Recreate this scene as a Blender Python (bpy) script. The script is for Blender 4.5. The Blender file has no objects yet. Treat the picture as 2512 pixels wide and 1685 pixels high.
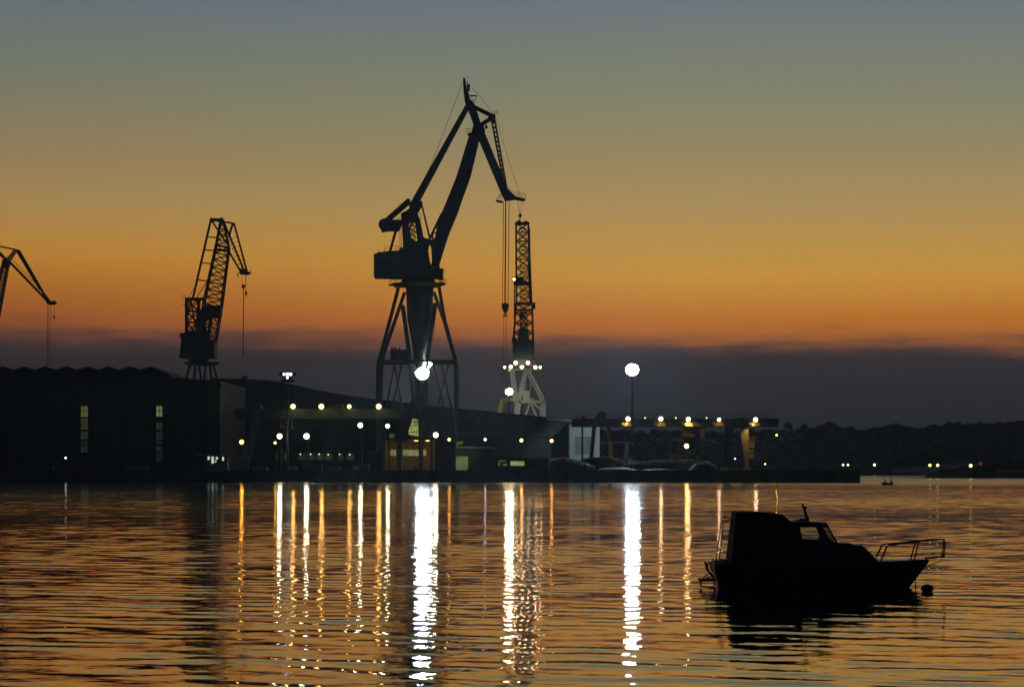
import bpy, bmesh, math, random
import numpy as np
from mathutils import Vector, Matrix

# ------------------------------------------------------------------ camera, sky, exposure
SC = bpy.context.scene
COL = SC.collection
PXW, PXH = 2512.0, 1685.0
FPX = 6978.0            # focal length in photo pixels (100 mm on a 36 mm frame)
HOR = 1147.0            # photo row of the horizon
CAMZ = 3.15
cam_d = bpy.data.cameras.new('camera')
cam = bpy.data.objects.new('camera', cam_d); COL.objects.link(cam)
cam_d.sensor_width = 36.0
cam_d.lens = FPX / PXW * 36.0
cam_d.shift_y = (HOR - PXH / 2) / PXW
cam_d.clip_start = 0.5; cam_d.clip_end = 60000
cam.location = (0, 0, CAMZ)
cam.rotation_euler = (math.pi / 2, 0, 0)
SC.camera = cam
SC.view_settings.view_transform = 'Standard'
SC.view_settings.look = 'None'
SC.view_settings.exposure = 0.0
SC.view_settings.gamma = 1.0
cy = SC.cycles
cy.max_bounces = 6; cy.glossy_bounces = 4; cy.diffuse_bounces = 2; cy.transmission_bounces = 4
cy.transparent_max_bounces = 8
cy.caustics_reflective = False; cy.caustics_refractive = False
cy.sample_clamp_indirect = 25.0
cy.use_denoising = True
cy.use_light_tree = True

def lin(c):
    return tuple(((v / 255) / 12.92 if v / 255 <= 0.04045 else ((v / 255 + 0.055) / 1.055) ** 2.4) for v in c)

W = bpy.data.worlds.new('World'); SC.world = W; W.use_nodes = True
nt = W.node_tree; nt.nodes.clear()
def N(t, tree=None, **kw):
    n = (tree or nt).nodes.new(t)
    for k, v in kw.items(): setattr(n, k, v)
    return n
def math_n(tree, op, a, b=None, clamp=False):
    n = tree.nodes.new('ShaderNodeMath'); n.operation = op; n.use_clamp = clamp
    for i, v in enumerate((a, b)):
        if v is None: continue
        if isinstance(v, (int, float)): n.inputs[i].default_value = v
        else: tree.links.new(v, n.inputs[i])
    return n.outputs[0]
def ramp(tree, fac, stops, interp='LINEAR'):
    n = tree.nodes.new('ShaderNodeValToRGB'); cr = n.color_ramp; cr.interpolation = interp
    while len(cr.elements) > 1: cr.elements.remove(cr.elements[-1])
    cr.elements[0].position = stops[0][0]; cr.elements[0].color = (*stops[0][1], 1)
    for p, c in stops[1:]:
        e = cr.elements.new(p); e.color = (*c, 1)
    tree.links.new(fac, n.inputs[0])
    return n.outputs[0]
def mixc(tree, fac, a, b, mode='MIX'):
    n = tree.nodes.new('ShaderNodeMix'); n.data_type = 'RGBA'; n.blend_type = mode
    for i, v in ((0, fac), (6, a), (7, b)):
        if isinstance(v, (int, float)): n.inputs[i].default_value = v
        elif isinstance(v, tuple): n.inputs[i].default_value = (*v, 1)
        else: tree.links.new(v, n.inputs[i])
    return n.outputs[2]
tc = N('ShaderNodeTexCoord')
sep = N('ShaderNodeSeparateXYZ'); nt.links.new(tc.outputs['Generated'], sep.inputs[0])
X, Y, Z = sep.outputs
z0 = math_n(nt, 'MAXIMUM', Z, 0.0)
t = math_n(nt, 'POWER', z0, 0.5)
def ty(y): return (max(HOR - y, 0) / FPX) ** 0.5
# twilight glow by elevation, to the left and to the right of where the sun went down
leftr = ramp(nt, t, [(ty(830), lin((146, 74, 40))), (ty(790), lin((154, 82, 34))), (ty(750), lin((164, 91, 31))), (ty(700), lin((178, 107, 31))),
                     (ty(640), lin((192, 128, 41))), (ty(600), lin((190, 133, 54))), (ty(500), lin((173, 137, 80))),
                     (ty(400), lin((153, 128, 87))), (ty(200), lin((118, 122, 105))), (ty(0), lin((99, 108, 121))),
                     (0.52, lin((88, 102, 112))), (0.75, lin((46, 56, 66))), (1.0, lin((22, 28, 38)))])
rightr = ramp(nt, t, [(ty(840), lin((180, 100, 38))), (ty(780), lin((192, 113, 36))), (ty(740), lin((200, 131, 46))), (ty(680), lin((207, 148, 58))),
                      (ty(600), lin((195, 149, 72))), (ty(500), lin((178, 146, 92))), (ty(400), lin((160, 139, 97))), (ty(250), lin((134, 134, 108))),
                      (ty(0), lin((107, 116, 128))), (0.52, lin((94, 107, 118))), (0.75, lin((48, 60, 70))), (1.0, lin((22, 28, 38)))])
side = math_n(nt, 'ADD', math_n(nt, 'MULTIPLY', X, 4.2), 0.74, clamp=True)
glow = mixc(nt, side, leftr, rightr)
# low bank of cloud along the horizon
mp = N('ShaderNodeMapping'); nt.links.new(tc.outputs['Generated'], mp.inputs[0]); mp.inputs['Scale'].default_value = (9, 9, 60)
n1 = N('ShaderNodeTexNoise'); nt.links.new(mp.outputs[0], n1.inputs[0]); n1.inputs['Scale'].default_value = 1.6; n1.inputs['Detail'].default_value = 5
mp2 = N('ShaderNodeMapping'); nt.links.new(tc.outputs['Generated'], mp2.inputs[0]); mp2.inputs['Scale'].default_value = (26, 26, 230)
n2 = N('ShaderNodeTexNoise'); nt.links.new(mp2.outputs[0], n2.inputs[0]); n2.inputs['Scale'].default_value = 1.5; n2.inputs['Detail'].default_value = 4
edge = math_n(nt, 'ADD', Z, math_n(nt, 'MULTIPLY', math_n(nt, 'SUBTRACT', n1.outputs[0], 0.5), 0.012))
edge = math_n(nt, 'ADD', edge, math_n(nt, 'MULTIPLY', math_n(nt, 'SUBTRACT', n2.outputs[0], 0.5), 0.008))
edge = math_n(nt, 'ADD', edge, math_n(nt, 'MULTIPLY', X, 0.014))
def smooth(v, a, b):
    n = N('ShaderNodeMapRange'); n.interpolation_type = 'SMOOTHERSTEP'
    nt.links.new(v, n.inputs[0]); n.inputs[1].default_value = a; n.inputs[2].default_value = b
    return n.outputs[0]
bank = math_n(nt, 'SUBTRACT', 1.0, smooth(edge, (HOR - 880) / FPX, (HOR - 778) / FPX))
bankc = ramp(nt, t, [(0.0, lin((16, 27, 36))), (ty(1050), lin((18, 30, 40))), (ty(960), lin((25, 32, 42))), (ty(890), lin((34, 35, 45))),
                     (ty(840), lin((56, 48, 55))), (ty(790), lin((88, 62, 58)))])
bankc = mixc(nt, side, mixc(nt, 1.0, bankc, (0.85, 0.70, 0.70), 'MULTIPLY'), bankc)
glow = mixc(nt, 1.0, glow, (1.03, 1.04, 1.0), 'MULTIPLY')
sky = mixc(nt, bank, glow, bankc)
# the sky behind the viewer is already night
back = smooth(Y, -0.25, 0.85)
nightc = ramp(nt, t, [(0.0, lin((26, 32, 44))), (0.5, lin((22, 28, 40))), (1.0, lin((14, 19, 30)))])
sky = mixc(nt, back, nightc, sky)
bg = N('ShaderNodeBackground'); nt.links.new(sky, bg.inputs[0]); bg.inputs[1].default_value = 1.0
# a trace of physical twilight air on top
sk = N('ShaderNodeTexSky', sky_type='NISHITA'); sk.sun_disc = False
sk.sun_elevation = math.radians(-4.0); sk.sun_rotation = math.radians(6.0)
bg2 = N('ShaderNodeBackground'); nt.links.new(sk.outputs[0], bg2.inputs[0]); bg2.inputs[1].default_value = 0.05
ad = N('ShaderNodeAddShader'); nt.links.new(bg.outputs[0], ad.inputs[0]); nt.links.new(bg2.outputs[0], ad.inputs[1])
wo = N('ShaderNodeOutputWorld'); nt.links.new(ad.outputs[0], wo.inputs[0])

# ------------------------------------------------------------------ helpers
rnd = random.Random(7)
DECK = 2.2
def P(px, py, D):
    return Vector(((px - PXW / 2) / FPX * D, D, CAMZ + (HOR - py) / FPX * D))
def PX(px, D): return (px - PXW / 2) / FPX * D
def PZ(py, D): return CAMZ + (HOR - py) / FPX * D

MATS = {}
def mat(name, col, rough=0.6, metal=0.0, var=0.25, scale=0.6, spec=0.5, streak=0.0):
    if name in MATS: return MATS[name]
    m = bpy.data.materials.new(name); m.use_nodes = True
    T = m.node_tree; b = T.nodes['Principled BSDF']
    b.inputs['Roughness'].default_value = rough; b.inputs['Metallic'].default_value = metal
    b.inputs['Specular IOR Level'].default_value = spec
    tcn = T.nodes.new('ShaderNodeTexCoord')
    mp = T.nodes.new('ShaderNodeMapping'); T.links.new(tcn.outputs['Object'], mp.inputs[0])
    mp.inputs['Scale'].default_value = (scale, scale, scale * (0.25 if streak else 1))
    n = T.nodes.new('ShaderNodeTexNoise'); T.links.new(mp.outputs[0], n.inputs[0])
    n.inputs['Scale'].default_value = 1.0; n.inputs['Detail'].default_value = 6
    lo = tuple(c * (1 - var) for c in col); hi = tuple(min(1, c * (1 + var)) for c in col)
    c = ramp(T, n.outputs[0], [(0.3, lo), (0.7, hi)])
    T.links.new(c, b.inputs['Base Color'])
    MATS[name] = m; return m
def emit(name, col, strength, var=0.0, scale=1.0):
    if name in MATS: return MATS[name]
    m = bpy.data.materials.new(name); m.use_nodes = True
    T = m.node_tree; b = T.nodes['Principled BSDF']
    b.inputs['Base Color'].default_value = (0.05, 0.05, 0.05, 1)
    b.inputs['Emission Color'].default_value = (*col, 1); b.inputs['Emission Strength'].default_value = strength
    if var:
        tcn = T.nodes.new('ShaderNodeTexCoord')
        n = T.nodes.new('ShaderNodeTexNoise'); T.links.new(tcn.outputs['Object'], n.inputs[0]); n.inputs['Scale'].default_value = scale
        c = ramp(T, n.outputs[0], [(0.35, tuple(v * (1 - var) for v in col)), (0.65, col)])
        T.links.new(c, b.inputs['Emission Color'])
    if 'lens' in name:      # a reflector lamp: hot in the middle of the glass, fading towards the rim
        tcn = T.nodes.new('ShaderNodeTexCoord'); sx = T.nodes.new('ShaderNodeSeparateXYZ'); T.links.new(tcn.outputs['Generated'], sx.inputs[0])
        dx = math_n(T, 'SUBTRACT', sx.outputs[0], 0.5); dz = math_n(T, 'SUBTRACT', sx.outputs[2], 0.5)
        r2 = math_n(T, 'MULTIPLY', math_n(T, 'ADD', math_n(T, 'MULTIPLY', dx, dx), math_n(T, 'MULTIPLY', dz, dz)), -4.0 * (math.log(strength * 5.0) + 0.7))
        fr = T.nodes.new('ShaderNodeMapRange'); T.links.new(sx.outputs[1], fr.inputs[0]); fr.inputs[1].default_value = 0.62; fr.inputs[2].default_value = 0.5
        ex = math_n(T, 'MULTIPLY', math_n(T, 'MULTIPLY', math_n(T, 'EXPONENT', r2), strength * 5.0), fr.outputs[0] if 'flood' not in name else 1.0); T.links.new(ex, b.inputs['Emission Strength'])
    MATS[name] = m; return m

def tag(o, label=None, cat=None, group=None, kind=None):
    if label: o['label'] = label
    if cat: o['category'] = cat
    if group: o['group'] = group
    if kind: o['kind'] = kind
    return o
def thing(name, loc, label, cat, group=None):
    o = bpy.data.objects.new(name, None); COL.objects.link(o); o.location = loc
    o.empty_display_size = 0.5
    return tag(o, label, cat, group)
def world_loc(o):
    v = Vector(o.location)
    while o.parent: o = o.parent; v += Vector(o.location)
    return v

class MB:
    def __init__(s): s.v = []; s.f = []
    def add(s, vs, fs):
        k = len(s.v); s.v += [Vector(v) for v in vs]; s.f += [tuple(i + k for i in f) for f in fs]; return s
    def box(s, c, size, taper=1.0):
        x, y, z = c; a, b, h = size[0] / 2, size[1] / 2, size[2] / 2
        vs = [(x + sx * a * tt, y + sy * b * tt, z + sz * h) for sz, tt in ((-1, 1), (1, taper)) for sx, sy in ((-1, -1), (1, -1), (1, 1), (-1, 1))]
        return s.add(vs, [(3, 2, 1, 0), (4, 5, 6, 7), (0, 1, 5, 4), (1, 2, 6, 5), (2, 3, 7, 6), (3, 0, 4, 7)])
    def beam(s, p, q, w, d=None, w2=None, d2=None, up=None):
        """box beam p->q; w = width seen from the front, d = depth along y"""
        p = Vector(p); q = Vector(q); d = w if d is None else d; w2 = w if w2 is None else w2; d2 = (d * w2 / w) if d2 is None else d2
        a = (q - p)
        if a.length < 1e-6: return s
        a.normalize(); yv = Vector((0, 1, 0))
        if abs(a.y) > 0.95: yv = Vector((0, 0, 1))
        side = a.cross(yv).normalized(); yy = side.cross(a).normalized()
        vs = []
        for c, ww, dd in ((p, w, d), (q, w2, d2)):
            for i, j in ((-1, -1), (1, -1), (1, 1), (-1, 1)): vs.append(c + side * i * ww / 2 + yy * j * dd / 2)
        return s.add(vs, [(3, 2, 1, 0), (4, 5, 6, 7), (0, 1, 5, 4), (1, 2, 6, 5), (2, 3, 7, 6), (3, 0, 4, 7)])
    def tube(s, pts, r, n=6, r2=None):
        pts = [Vector(p) for p in pts]; m = len(pts); rings = []
        for i, p in enumerate(pts):
            a = (pts[min(i + 1, m - 1)] - pts[max(i - 1, 0)]).normalized()
            u = a.cross(Vector((0, 1, 0)) if abs(a.y) < 0.9 else Vector((1, 0, 0))).normalized(); w = a.cross(u)
            rr = r if r2 is None else r + (r2 - r) * i / (m - 1)
            rings.append([p + (u * math.cos(k * math.tau / n) + w * math.sin(k * math.tau / n)) * rr for k in range(n)])
        vs = [v for g in rings for v in g]; fs = []
        for i in range(m - 1):
            for k in range(n):
                k2 = (k + 1) % n; fs.append((i * n + k, i * n + k2, (i + 1) * n + k2, (i + 1) * n + k))
        fs.append(tuple(range(n))[::-1]); fs.append(tuple((m - 1) * n + k for k in range(n)))
        return s.add(vs, fs)
    def cyl(s, p, q, r, n=16, r2=None): return s.tube([p, q], r, n, r2)
    def prism(s, pts, depth):
        """outline given as 3-D points sharing a y; thickened by depth, centred on that y"""
        n = len(pts); pts = [Vector(p) for p in pts]
        A = [p + Vector((0, -depth / 2, 0)) for p in pts]; B = [p + Vector((0, depth / 2, 0)) for p in pts]
        return s.add(A + B, [tuple(range(n)), tuple(range(n, 2 * n))[::-1]] + [(i, i + n, (i + 1) % n + n, (i + 1) % n) for i in range(n)])
    def ball(s, c, r, nu=12, nv=8, sq=(1, 1, 1)):
        c = Vector(c); vs = []; fs = []
        for j in range(nv + 1):
            th = math.pi * j / nv
            for i in range(nu):
                ph = math.tau * i / nu
                vs.append(c + Vector((math.sin(th) * math.cos(ph) * r * sq[0], math.sin(th) * math.sin(ph) * r * sq[1], math.cos(th) * r * sq[2])))
        for j in range(nv):
            for i in range(nu):
                i2 = (i + 1) % nu; fs.append((j * nu + i, (j + 1) * nu + i, (j + 1) * nu + i2, j * nu + i2))
        return s.add(vs, fs)
    def truss(s, A0, B0, A1, B1, dep0, dep1, n, ch, br, rungs=True):
        """four-chord lattice: front view left chord A0->A1, right chord B0->B1, depth dep0->dep1"""
        A0, B0, A1, B1 = map(Vector, (A0, B0, A1, B1))
        def st(i):
            u = i / n; a = A0.lerp(A1, u); b = B0.lerp(B1, u); d = (dep0 + (dep1 - dep0) * u) / 2
            o = Vector((0, d, 0)); return [a - o, b - o, b + o, a + o]
        S = [st(i) for i in range(n + 1)]
        for k in range(4): s.beam(S[0][k], S[n][k], ch)
        for i in range(n):
            for k in range(4):
                k2 = (k + 1) % 4
                s.beam(S[i][k], S[i + 1][k2], br); s.beam(S[i][k2], S[i + 1][k], br)
                if rungs: s.beam(S[i][k], S[i][k2], br)
        for k in range(4): s.beam(S[n][k], S[n][(k + 1) % 4], ch)
        return s
    def rail(s, pts, h=1.1, r=0.035, posts=1.2):
        for a, b in zip(pts[:-1], pts[1:]):
            a = Vector(a); b = Vector(b); L = (b - a).length; m = max(1, int(L / posts))
            for zz in (h, h * 0.5): s.tube([a + Vector((0, 0, zz)), b + Vector((0, 0, zz))], r, 4)
            for i in range(m + 1):
                p = a.lerp(b, i / m); s.tube([p, p + Vector((0, 0, h))], r, 4)
        return s
    def build(s, name, material, parent=None, smooth=False):
        me = bpy.data.meshes.new(name)
        o = bpy.data.objects.new(name, me); COL.objects.link(o)
        if parent is not None:
            o.parent = parent; off = world_loc(parent)
        else:
            off = Vector((0, 0, 0))
            if s.v:
                xs = [v.x for v in s.v]; ys = [v.y for v in s.v]; zs = [v.z for v in s.v]
                off = Vector(((min(xs) + max(xs)) / 2, (min(ys) + max(ys)) / 2, min(zs)))
            o.location = off
        me.from_pydata([tuple(v - off) for v in s.v], [], s.f)
        bm = bmesh.new(); bm.from_mesh(me); bmesh.ops.recalc_face_normals(bm, faces=bm.faces); bm.to_mesh(me); bm.free()
        if smooth: me.polygons.foreach_set('use_smooth', [True] * len(me.polygons))
        me.materials.append(material)
        return o

M_STEEL = mat('crane_paint_grey_blue', (0.16, 0.19, 0.21), 0.55, 0, 0.3, 0.3, streak=1)
M_STEEL_D = mat('crane_paint_dark', (0.09, 0.11, 0.12), 0.6, 0, 0.3, 0.4, streak=1)
M_RUST = mat('red_oxide_paint', (0.20, 0.05, 0.03), 0.6, 0, 0.35, 0.5)
M_GREEN = mat('pale_green_paint', (0.42, 0.48, 0.42), 0.5, 0, 0.15, 0.5, streak=1)
M_DKGREEN = mat('dark_green_paint', (0.06, 0.14, 0.12), 0.5, 0, 0.3, 0.5, streak=1)
M_YEL = mat('yellow_crane_paint', (0.55, 0.36, 0.08), 0.5, 0, 0.2, 0.5, streak=1)
M_OLIVE = mat('grey_green_girder_paint', (0.09, 0.095, 0.07), 0.55, 0, 0.2, 0.3, streak=1)
M_ROPE = mat('wire_rope', (0.05, 0.05, 0.05), 0.6)
M_ROOF = mat('roof_sheet', (0.05, 0.055, 0.06), 0.6, 0, 0.3, 0.15, streak=1)
M_WALL = mat('dark_wall_sheet', (0.022, 0.025, 0.028), 0.7, 0, 0.35, 0.25, streak=1)
M_WALL2 = mat('grey_wall_sheet', (0.08, 0.095, 0.09), 0.7, 0, 0.35, 0.2, streak=1)
M_PALE = mat('pale_wall_paint', (0.55, 0.60, 0.56), 0.6, 0, 0.15, 0.3, streak=1)
M_AMBERW = mat('ochre_wall_paint', (0.50, 0.31, 0.05), 0.6, 0, 0.15, 0.4, streak=1)
M_CONC = mat('quay_concrete', (0.05, 0.055, 0.055), 0.8, 0, 0.4, 0.4, streak=1)
M_DECK = mat('yard_asphalt', (0.055, 0.055, 0.055), 0.85, 0, 0.4, 0.2)
M_POLE = mat('dark_pole_paint', (0.06, 0.07, 0.075), 0.6, 0.0, 0.2, 1)
M_BLACK = mat('black_rubber', (0.02, 0.02, 0.022), 0.7)
M_HOUSING = mat('lamp_housing', (0.08, 0.08, 0.09), 0.5)
M_TARP = mat('dark_tarpaulin', (0.02, 0.023, 0.026), 0.4, 0, 0.3, 0.8)
M_GLASSD = mat('dark_window_glass', (0.02, 0.025, 0.03), 0.08)

# lamp colours (radiance of the lens)
E_COOL = emit('floodlight_lens_cool', (0.68, 0.84, 1.0), 620)
E_NEUT = emit('floodlight_lens_neutral', (1.0, 0.96, 0.74), 330)
E_WARMW = emit('floodlight_lens_warm_white', (1.0, 0.80, 0.42), 360)
E_WHITE = emit('street_lamp_lens_white', (1.0, 0.92, 0.62), 60)
E_ORANGE = emit('sodium_lamp_lens', (1.0, 0.50, 0.12), 34)
E_ORANGE_S = emit('sodium_lamp_lens_small', (1.0, 0.42, 0.07), 18)
E_DEEP = emit('amber_lamp_lens', (1.0, 0.42, 0.04), 24)
E_PINK = emit('crane_lamp_lens', (1.0, 0.60, 0.32), 22)
E_SMALLW = emit('small_white_lens', (0.85, 0.95, 1.0), 8)
E_YG = emit('shore_lamp_yellow_lens', (0.9, 0.9, 0.22), 2.6)
E_GR = emit('shore_lamp_green_lens', (0.55, 1.0, 0.4), 2.4)
E_RED = emit('red_beacon', (1.0, 0.06, 0.05), 0.22)

# ------------------------------------------------------------------ water
def make_water():
    rs = np.random.RandomState(3)
    ys = [9.0]
    while ys[-1] < 700:
        y = ys[-1]; ys.append(y + max(0.13, min(0.30, 0.0026 * y)) if y > 34 else y + 0.35)
    while ys[-1] < 1500: ys.append(ys[-1] * 1.004)
    ys += [2200, 4000, 9000, 30000]
    ys = [-4000, -300, -40, 0, 4] + ys
    ys = np.array(ys)
    u = np.linspace(-1, 1, 421)
    hw = np.clip(10 + 0.235 * np.clip(ys, 0, 1500), 14, None)
    Xg = hw[:, None] * u[None, :]
    # side skirts out to the horizon
    sk = np.array([1.15, 2.0, 8.0, 60.0])
    big = np.maximum(hw * 1.0, 60)
    L = -(hw[:, None] + big[:, None] * (sk[None, ::-1] - 1)); R = hw[:, None] + big[:, None] * (sk[None, :] - 1)
    Xg = np.concatenate([L, Xg, R], 1); Yg = np.repeat(ys[:, None], Xg.shape[1], 1)
    nr, nc = Xg.shape
    dy = np.gradient(ys)
    Zg = np.zeros_like(Xg)
    ncomp = 56
    lam = np.exp(rs.uniform(np.log(0.75), np.log(6.5), ncomp))
    ang = rs.normal(0, 1, ncomp) * math.radians(19) + math.radians(30)      # crests run right and towards the viewer
    wgt = np.exp(-((np.log(lam) - np.log(1.6)) / 0.6) ** 2)
    slope = 0.0185 * wgt / math.sqrt((wgt ** 2).sum() / 2)
    ph = rs.uniform(0, 6.283, ncomp)
    wx = 0.6 * np.sin(Yg * 0.045 + 1.1 * np.sin(Xg * 0.03)); 
    gust = 0.85 + 0.25 * np.sin(Yg * 0.021 + 0.012 * Xg + 0.6) + 0.18 * np.sin(Yg * 0.049 - 0.02 * Xg + 2.2)
    gust = gust * np.interp(Yg + 25 * np.sin(Xg * 0.02 + 1), [0, 80, 170, 280, 340, 480, 560], [0.85, 0.9, 1.5, 1.5, 1.0, 0.9, 1.0])
    for l, a, s, p in zip(lam, ang, slope, ph):
        k = 2 * math.pi / l
        att = np.clip((l / np.maximum(dy, 0.01) - 2.6) / 2.5, 0, 1)[:, None]
        if att.max() <= 0: continue
        kx, ky = k * math.sin(a), k * math.cos(a)
        Zg += att * (s / k) * np.sin(kx * (Xg + wx) + ky * Yg + p)
    Zg *= gust
    near = np.clip((ys - 5) / 8, 0, 1) * (ys < 1600)
    Zg *= near[:, None]
    Zg[:, :4] = 0; Zg[:, -4:] = 0
    co = np.stack([Xg, Yg, Zg], -1).reshape(-1, 3).astype(np.float32)
    idx = np.arange(nr * nc).reshape(nr, nc)
    q = np.stack([idx[:-1, :-1], idx[:-1, 1:], idx[1:, 1:], idx[1:, :-1]], -1).reshape(-1, 4).astype(np.int32)
    me = bpy.data.meshes.new('water')
    me.vertices.add(len(co)); me.vertices.foreach_set('co', co.ravel())
    me.loops.add(q.size); me.loops.foreach_set('vertex_index', q.ravel())
    me.polygons.add(len(q)); me.polygons.foreach_set('loop_start', np.arange(0, q.size, 4, dtype=np.int32))
    me.polygons.foreach_set('use_smooth', np.ones(len(q), dtype=bool))
    me.update(calc_edges=True)
    o = bpy.data.objects.new('water', me); COL.objects.link(o); tag(o, kind='structure')
    m = bpy.data.materials.new('harbour_water'); m.use_nodes = True
    T = m.node_tree; b = T.nodes['Principled BSDF']
    b.inputs['Base Color'].default_value = (0.008, 0.012, 0.012, 1)
    b.inputs['IOR'].default_value = 1.333
    geo = T.nodes.new('ShaderNodeNewGeometry')
    # ripples smaller than the mesh, as microfacet roughness: smooth inshore, calm belt, wind ruffled far out
    sp = T.nodes.new('ShaderNodeSeparateXYZ'); T.links.new(geo.outputs['Position'], sp.inputs[0])
    wn = T.nodes.new('ShaderNodeTexNoise'); wn.inputs['Scale'].default_value = 0.018; wn.inputs['Detail'].default_value = 3; T.links.new(geo.outputs['Position'], wn.inputs[0])
    yy = math_n(T, 'ADD', sp.outputs[1], math_n(T, 'MULTIPLY', math_n(T, 'SUBTRACT', wn.outputs[0], 0.5), 90.0))
    rr = ramp(T, math_n(T, 'DIVIDE', yy, 1000.0), [(0.04, (.02,) * 3), (0.12, (.05,) * 3), (0.2, (.075,) * 3), (0.45, (.085,) * 3), (0.54, (.10,) * 3), (0.62, (.20,) * 3), (1.0, (.24,) * 3)])
    T.links.new(rr, b.inputs['Roughness'])
    def vm(op, a, bb=None):
        n = T.nodes.new('ShaderNodeVectorMath'); n.operation = op
        for i, v in enumerate((a, bb)):
            if v is None: continue
            if isinstance(v, tuple): n.inputs[i].default_value = v
            else: T.links.new(v, n.inputs[i])
        return n.outputs[0]
    total = None
    # ripple slopes too fine for the mesh
    for sc, am, rot, dist in ((2.2, 0.026, 30, 1.0), (7.0, 0.030, 34, 0.5), (0.35, 0.022, 18, 0.0), (0.09, 0.012, 8, 0.0)):
        mp = T.nodes.new('ShaderNodeMapping'); T.links.new(geo.outputs['Position'], mp.inputs[0])
        mp.inputs['Rotation'].default_value = (0, 0, math.radians(rot)); mp.inputs['Scale'].default_value = (sc * 0.45, sc, sc)
        n = T.nodes.new('ShaderNodeTexNoise'); T.links.new(mp.outputs[0], n.inputs[0])
        n.inputs['Scale'].default_value = 1.0; n.inputs['Detail'].default_value = 1.5; n.inputs['Distortion'].default_value = dist
        v = vm('MULTIPLY', vm('SUBTRACT', n.outputs['Color'], (0.5, 0.5, 0.5)), (am * 0.8, am * 1.6, 0))
        total = v if total is None else vm('ADD', total, v)
    nn = vm('NORMALIZE', vm('ADD', geo.outputs['Normal'], total))
    T.links.new(nn, b.inputs['Normal'])
    me.materials.append(m)
    return o
make_water()

# ------------------------------------------------------------------ land
QD = 611.0
def land():
    m = MB(); xr = PX(2110, QD)
    m.box(((-260 + xr) / 2, (QD + 1 + 1030) / 2, 0.1), (xr + 260 - 0.8, 1030 - QD - 1, 4.2))
    tag(m.build('yard_ground', M_DECK), kind='structure')
    q = MB()
    q.box(((-260 + xr) / 2, QD + 0.7, 0.6), (xr + 260, 1.4, 3.6))
    for k in range(34): q.box((-255 + k * 9.6, QD - 0.08, 0.3), (0.6, 0.16, 3.0))
    q.box(((-260 + xr) / 2, QD + 0.55, 2.52), (xr + 260, 0.5, 0.24))
    q.box((xr - 0.5, (QD + 1030) / 2 + 1, 0.6), (1.4, 1030 - QD - 2, 3.596))
    tag(q.build('quay', M_CONC), kind='structure')
land()
def hill(name, x0, x1, D, depth, tops, base=0.4):
    """terrain strip rising from the shore; tops = [(px, py)] of its skyline, lowered for the trees on it"""
    nx, ny = 90, 16; v = []; f = []
    for j in range(ny + 1):
        w = j / ny; y = D + depth * w
        for i in range(nx + 1):
            px = x0 + (x1 - x0) * i / nx
            py = np.interp(px, [a for a, b in tops], [b for a, b in tops])
            h = PZ(py, D) 
            hh = base + (h - base) * math.sin(min(1, w * 1.25) * math.pi / 2) ** 0.8 + 0.5 * math.sin(px * 0.05 + j) * w
            v.append(((px - PXW / 2) / FPX * D, y, max(hh, base) if j else -1.0))
    for j in range(ny):
        for i in range(nx):
            a = j * (nx + 1) + i; f.append((a, a + 1, a + nx + 2, a + nx + 1))
    m = MB(); m.add(v, f)
    return tag(m.build(name, mat('hill_ground', (0.02, 0.025, 0.016), 0.9, 0, 0.3, 0.05), smooth=True), kind='structure')
FAR = 1190.0; NEARL = 860.0
hill('hill', 1200, 2750, FAR, 160, [(1200, 1075), (1400, 1066), (1900, 1062), (2070, 1056), (2150, 1064), (2300, 1056), (2420, 1050), (2750, 1050)])
hill('headland', 2283, 2900, NEARL, 120, [(2283, 1158), (2330, 1152), (2400, 1146), (2512, 1140), (2900, 1130)], base=0.9)

M_LEAF = mat('dusk_foliage', (0.014, 0.022, 0.014), 0.8, 0, 0.5, 0.3)
M_TRUNK = mat('tree_bark', (0.06, 0.045, 0.03), 0.9)
def leafblob(m, c, rx, ry, rz, n, s, R):
    for _ in range(n):
        a = R.random() * math.tau; zz = R.uniform(-0.7, 1); rr = math.sqrt(max(0, 1 - zz * zz)) * R.random() ** 0.3
        p = Vector((c[0] + math.cos(a) * rr * rx, c[1] + math.sin(a) * rr * ry, c[2] + zz * rz * R.uniform(0.75, 1.05)))
        d = Vector((R.uniform(-1, 1), R.uniform(-1, 1), R.uniform(-1, 1))).normalized(); e = d.cross(Vector((R.random(), R.random(), R.random()))).normalized()
        g = s * R.uniform(0.6, 1.4)
        m.add([p - d * g - e * g * 0.5, p + d * g - e * g * 0.6, p + d * g * 0.8 + e * g * 0.7, p - d * g * 0.7 + e * g * 0.6], [(0, 1, 2, 3)])
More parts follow.
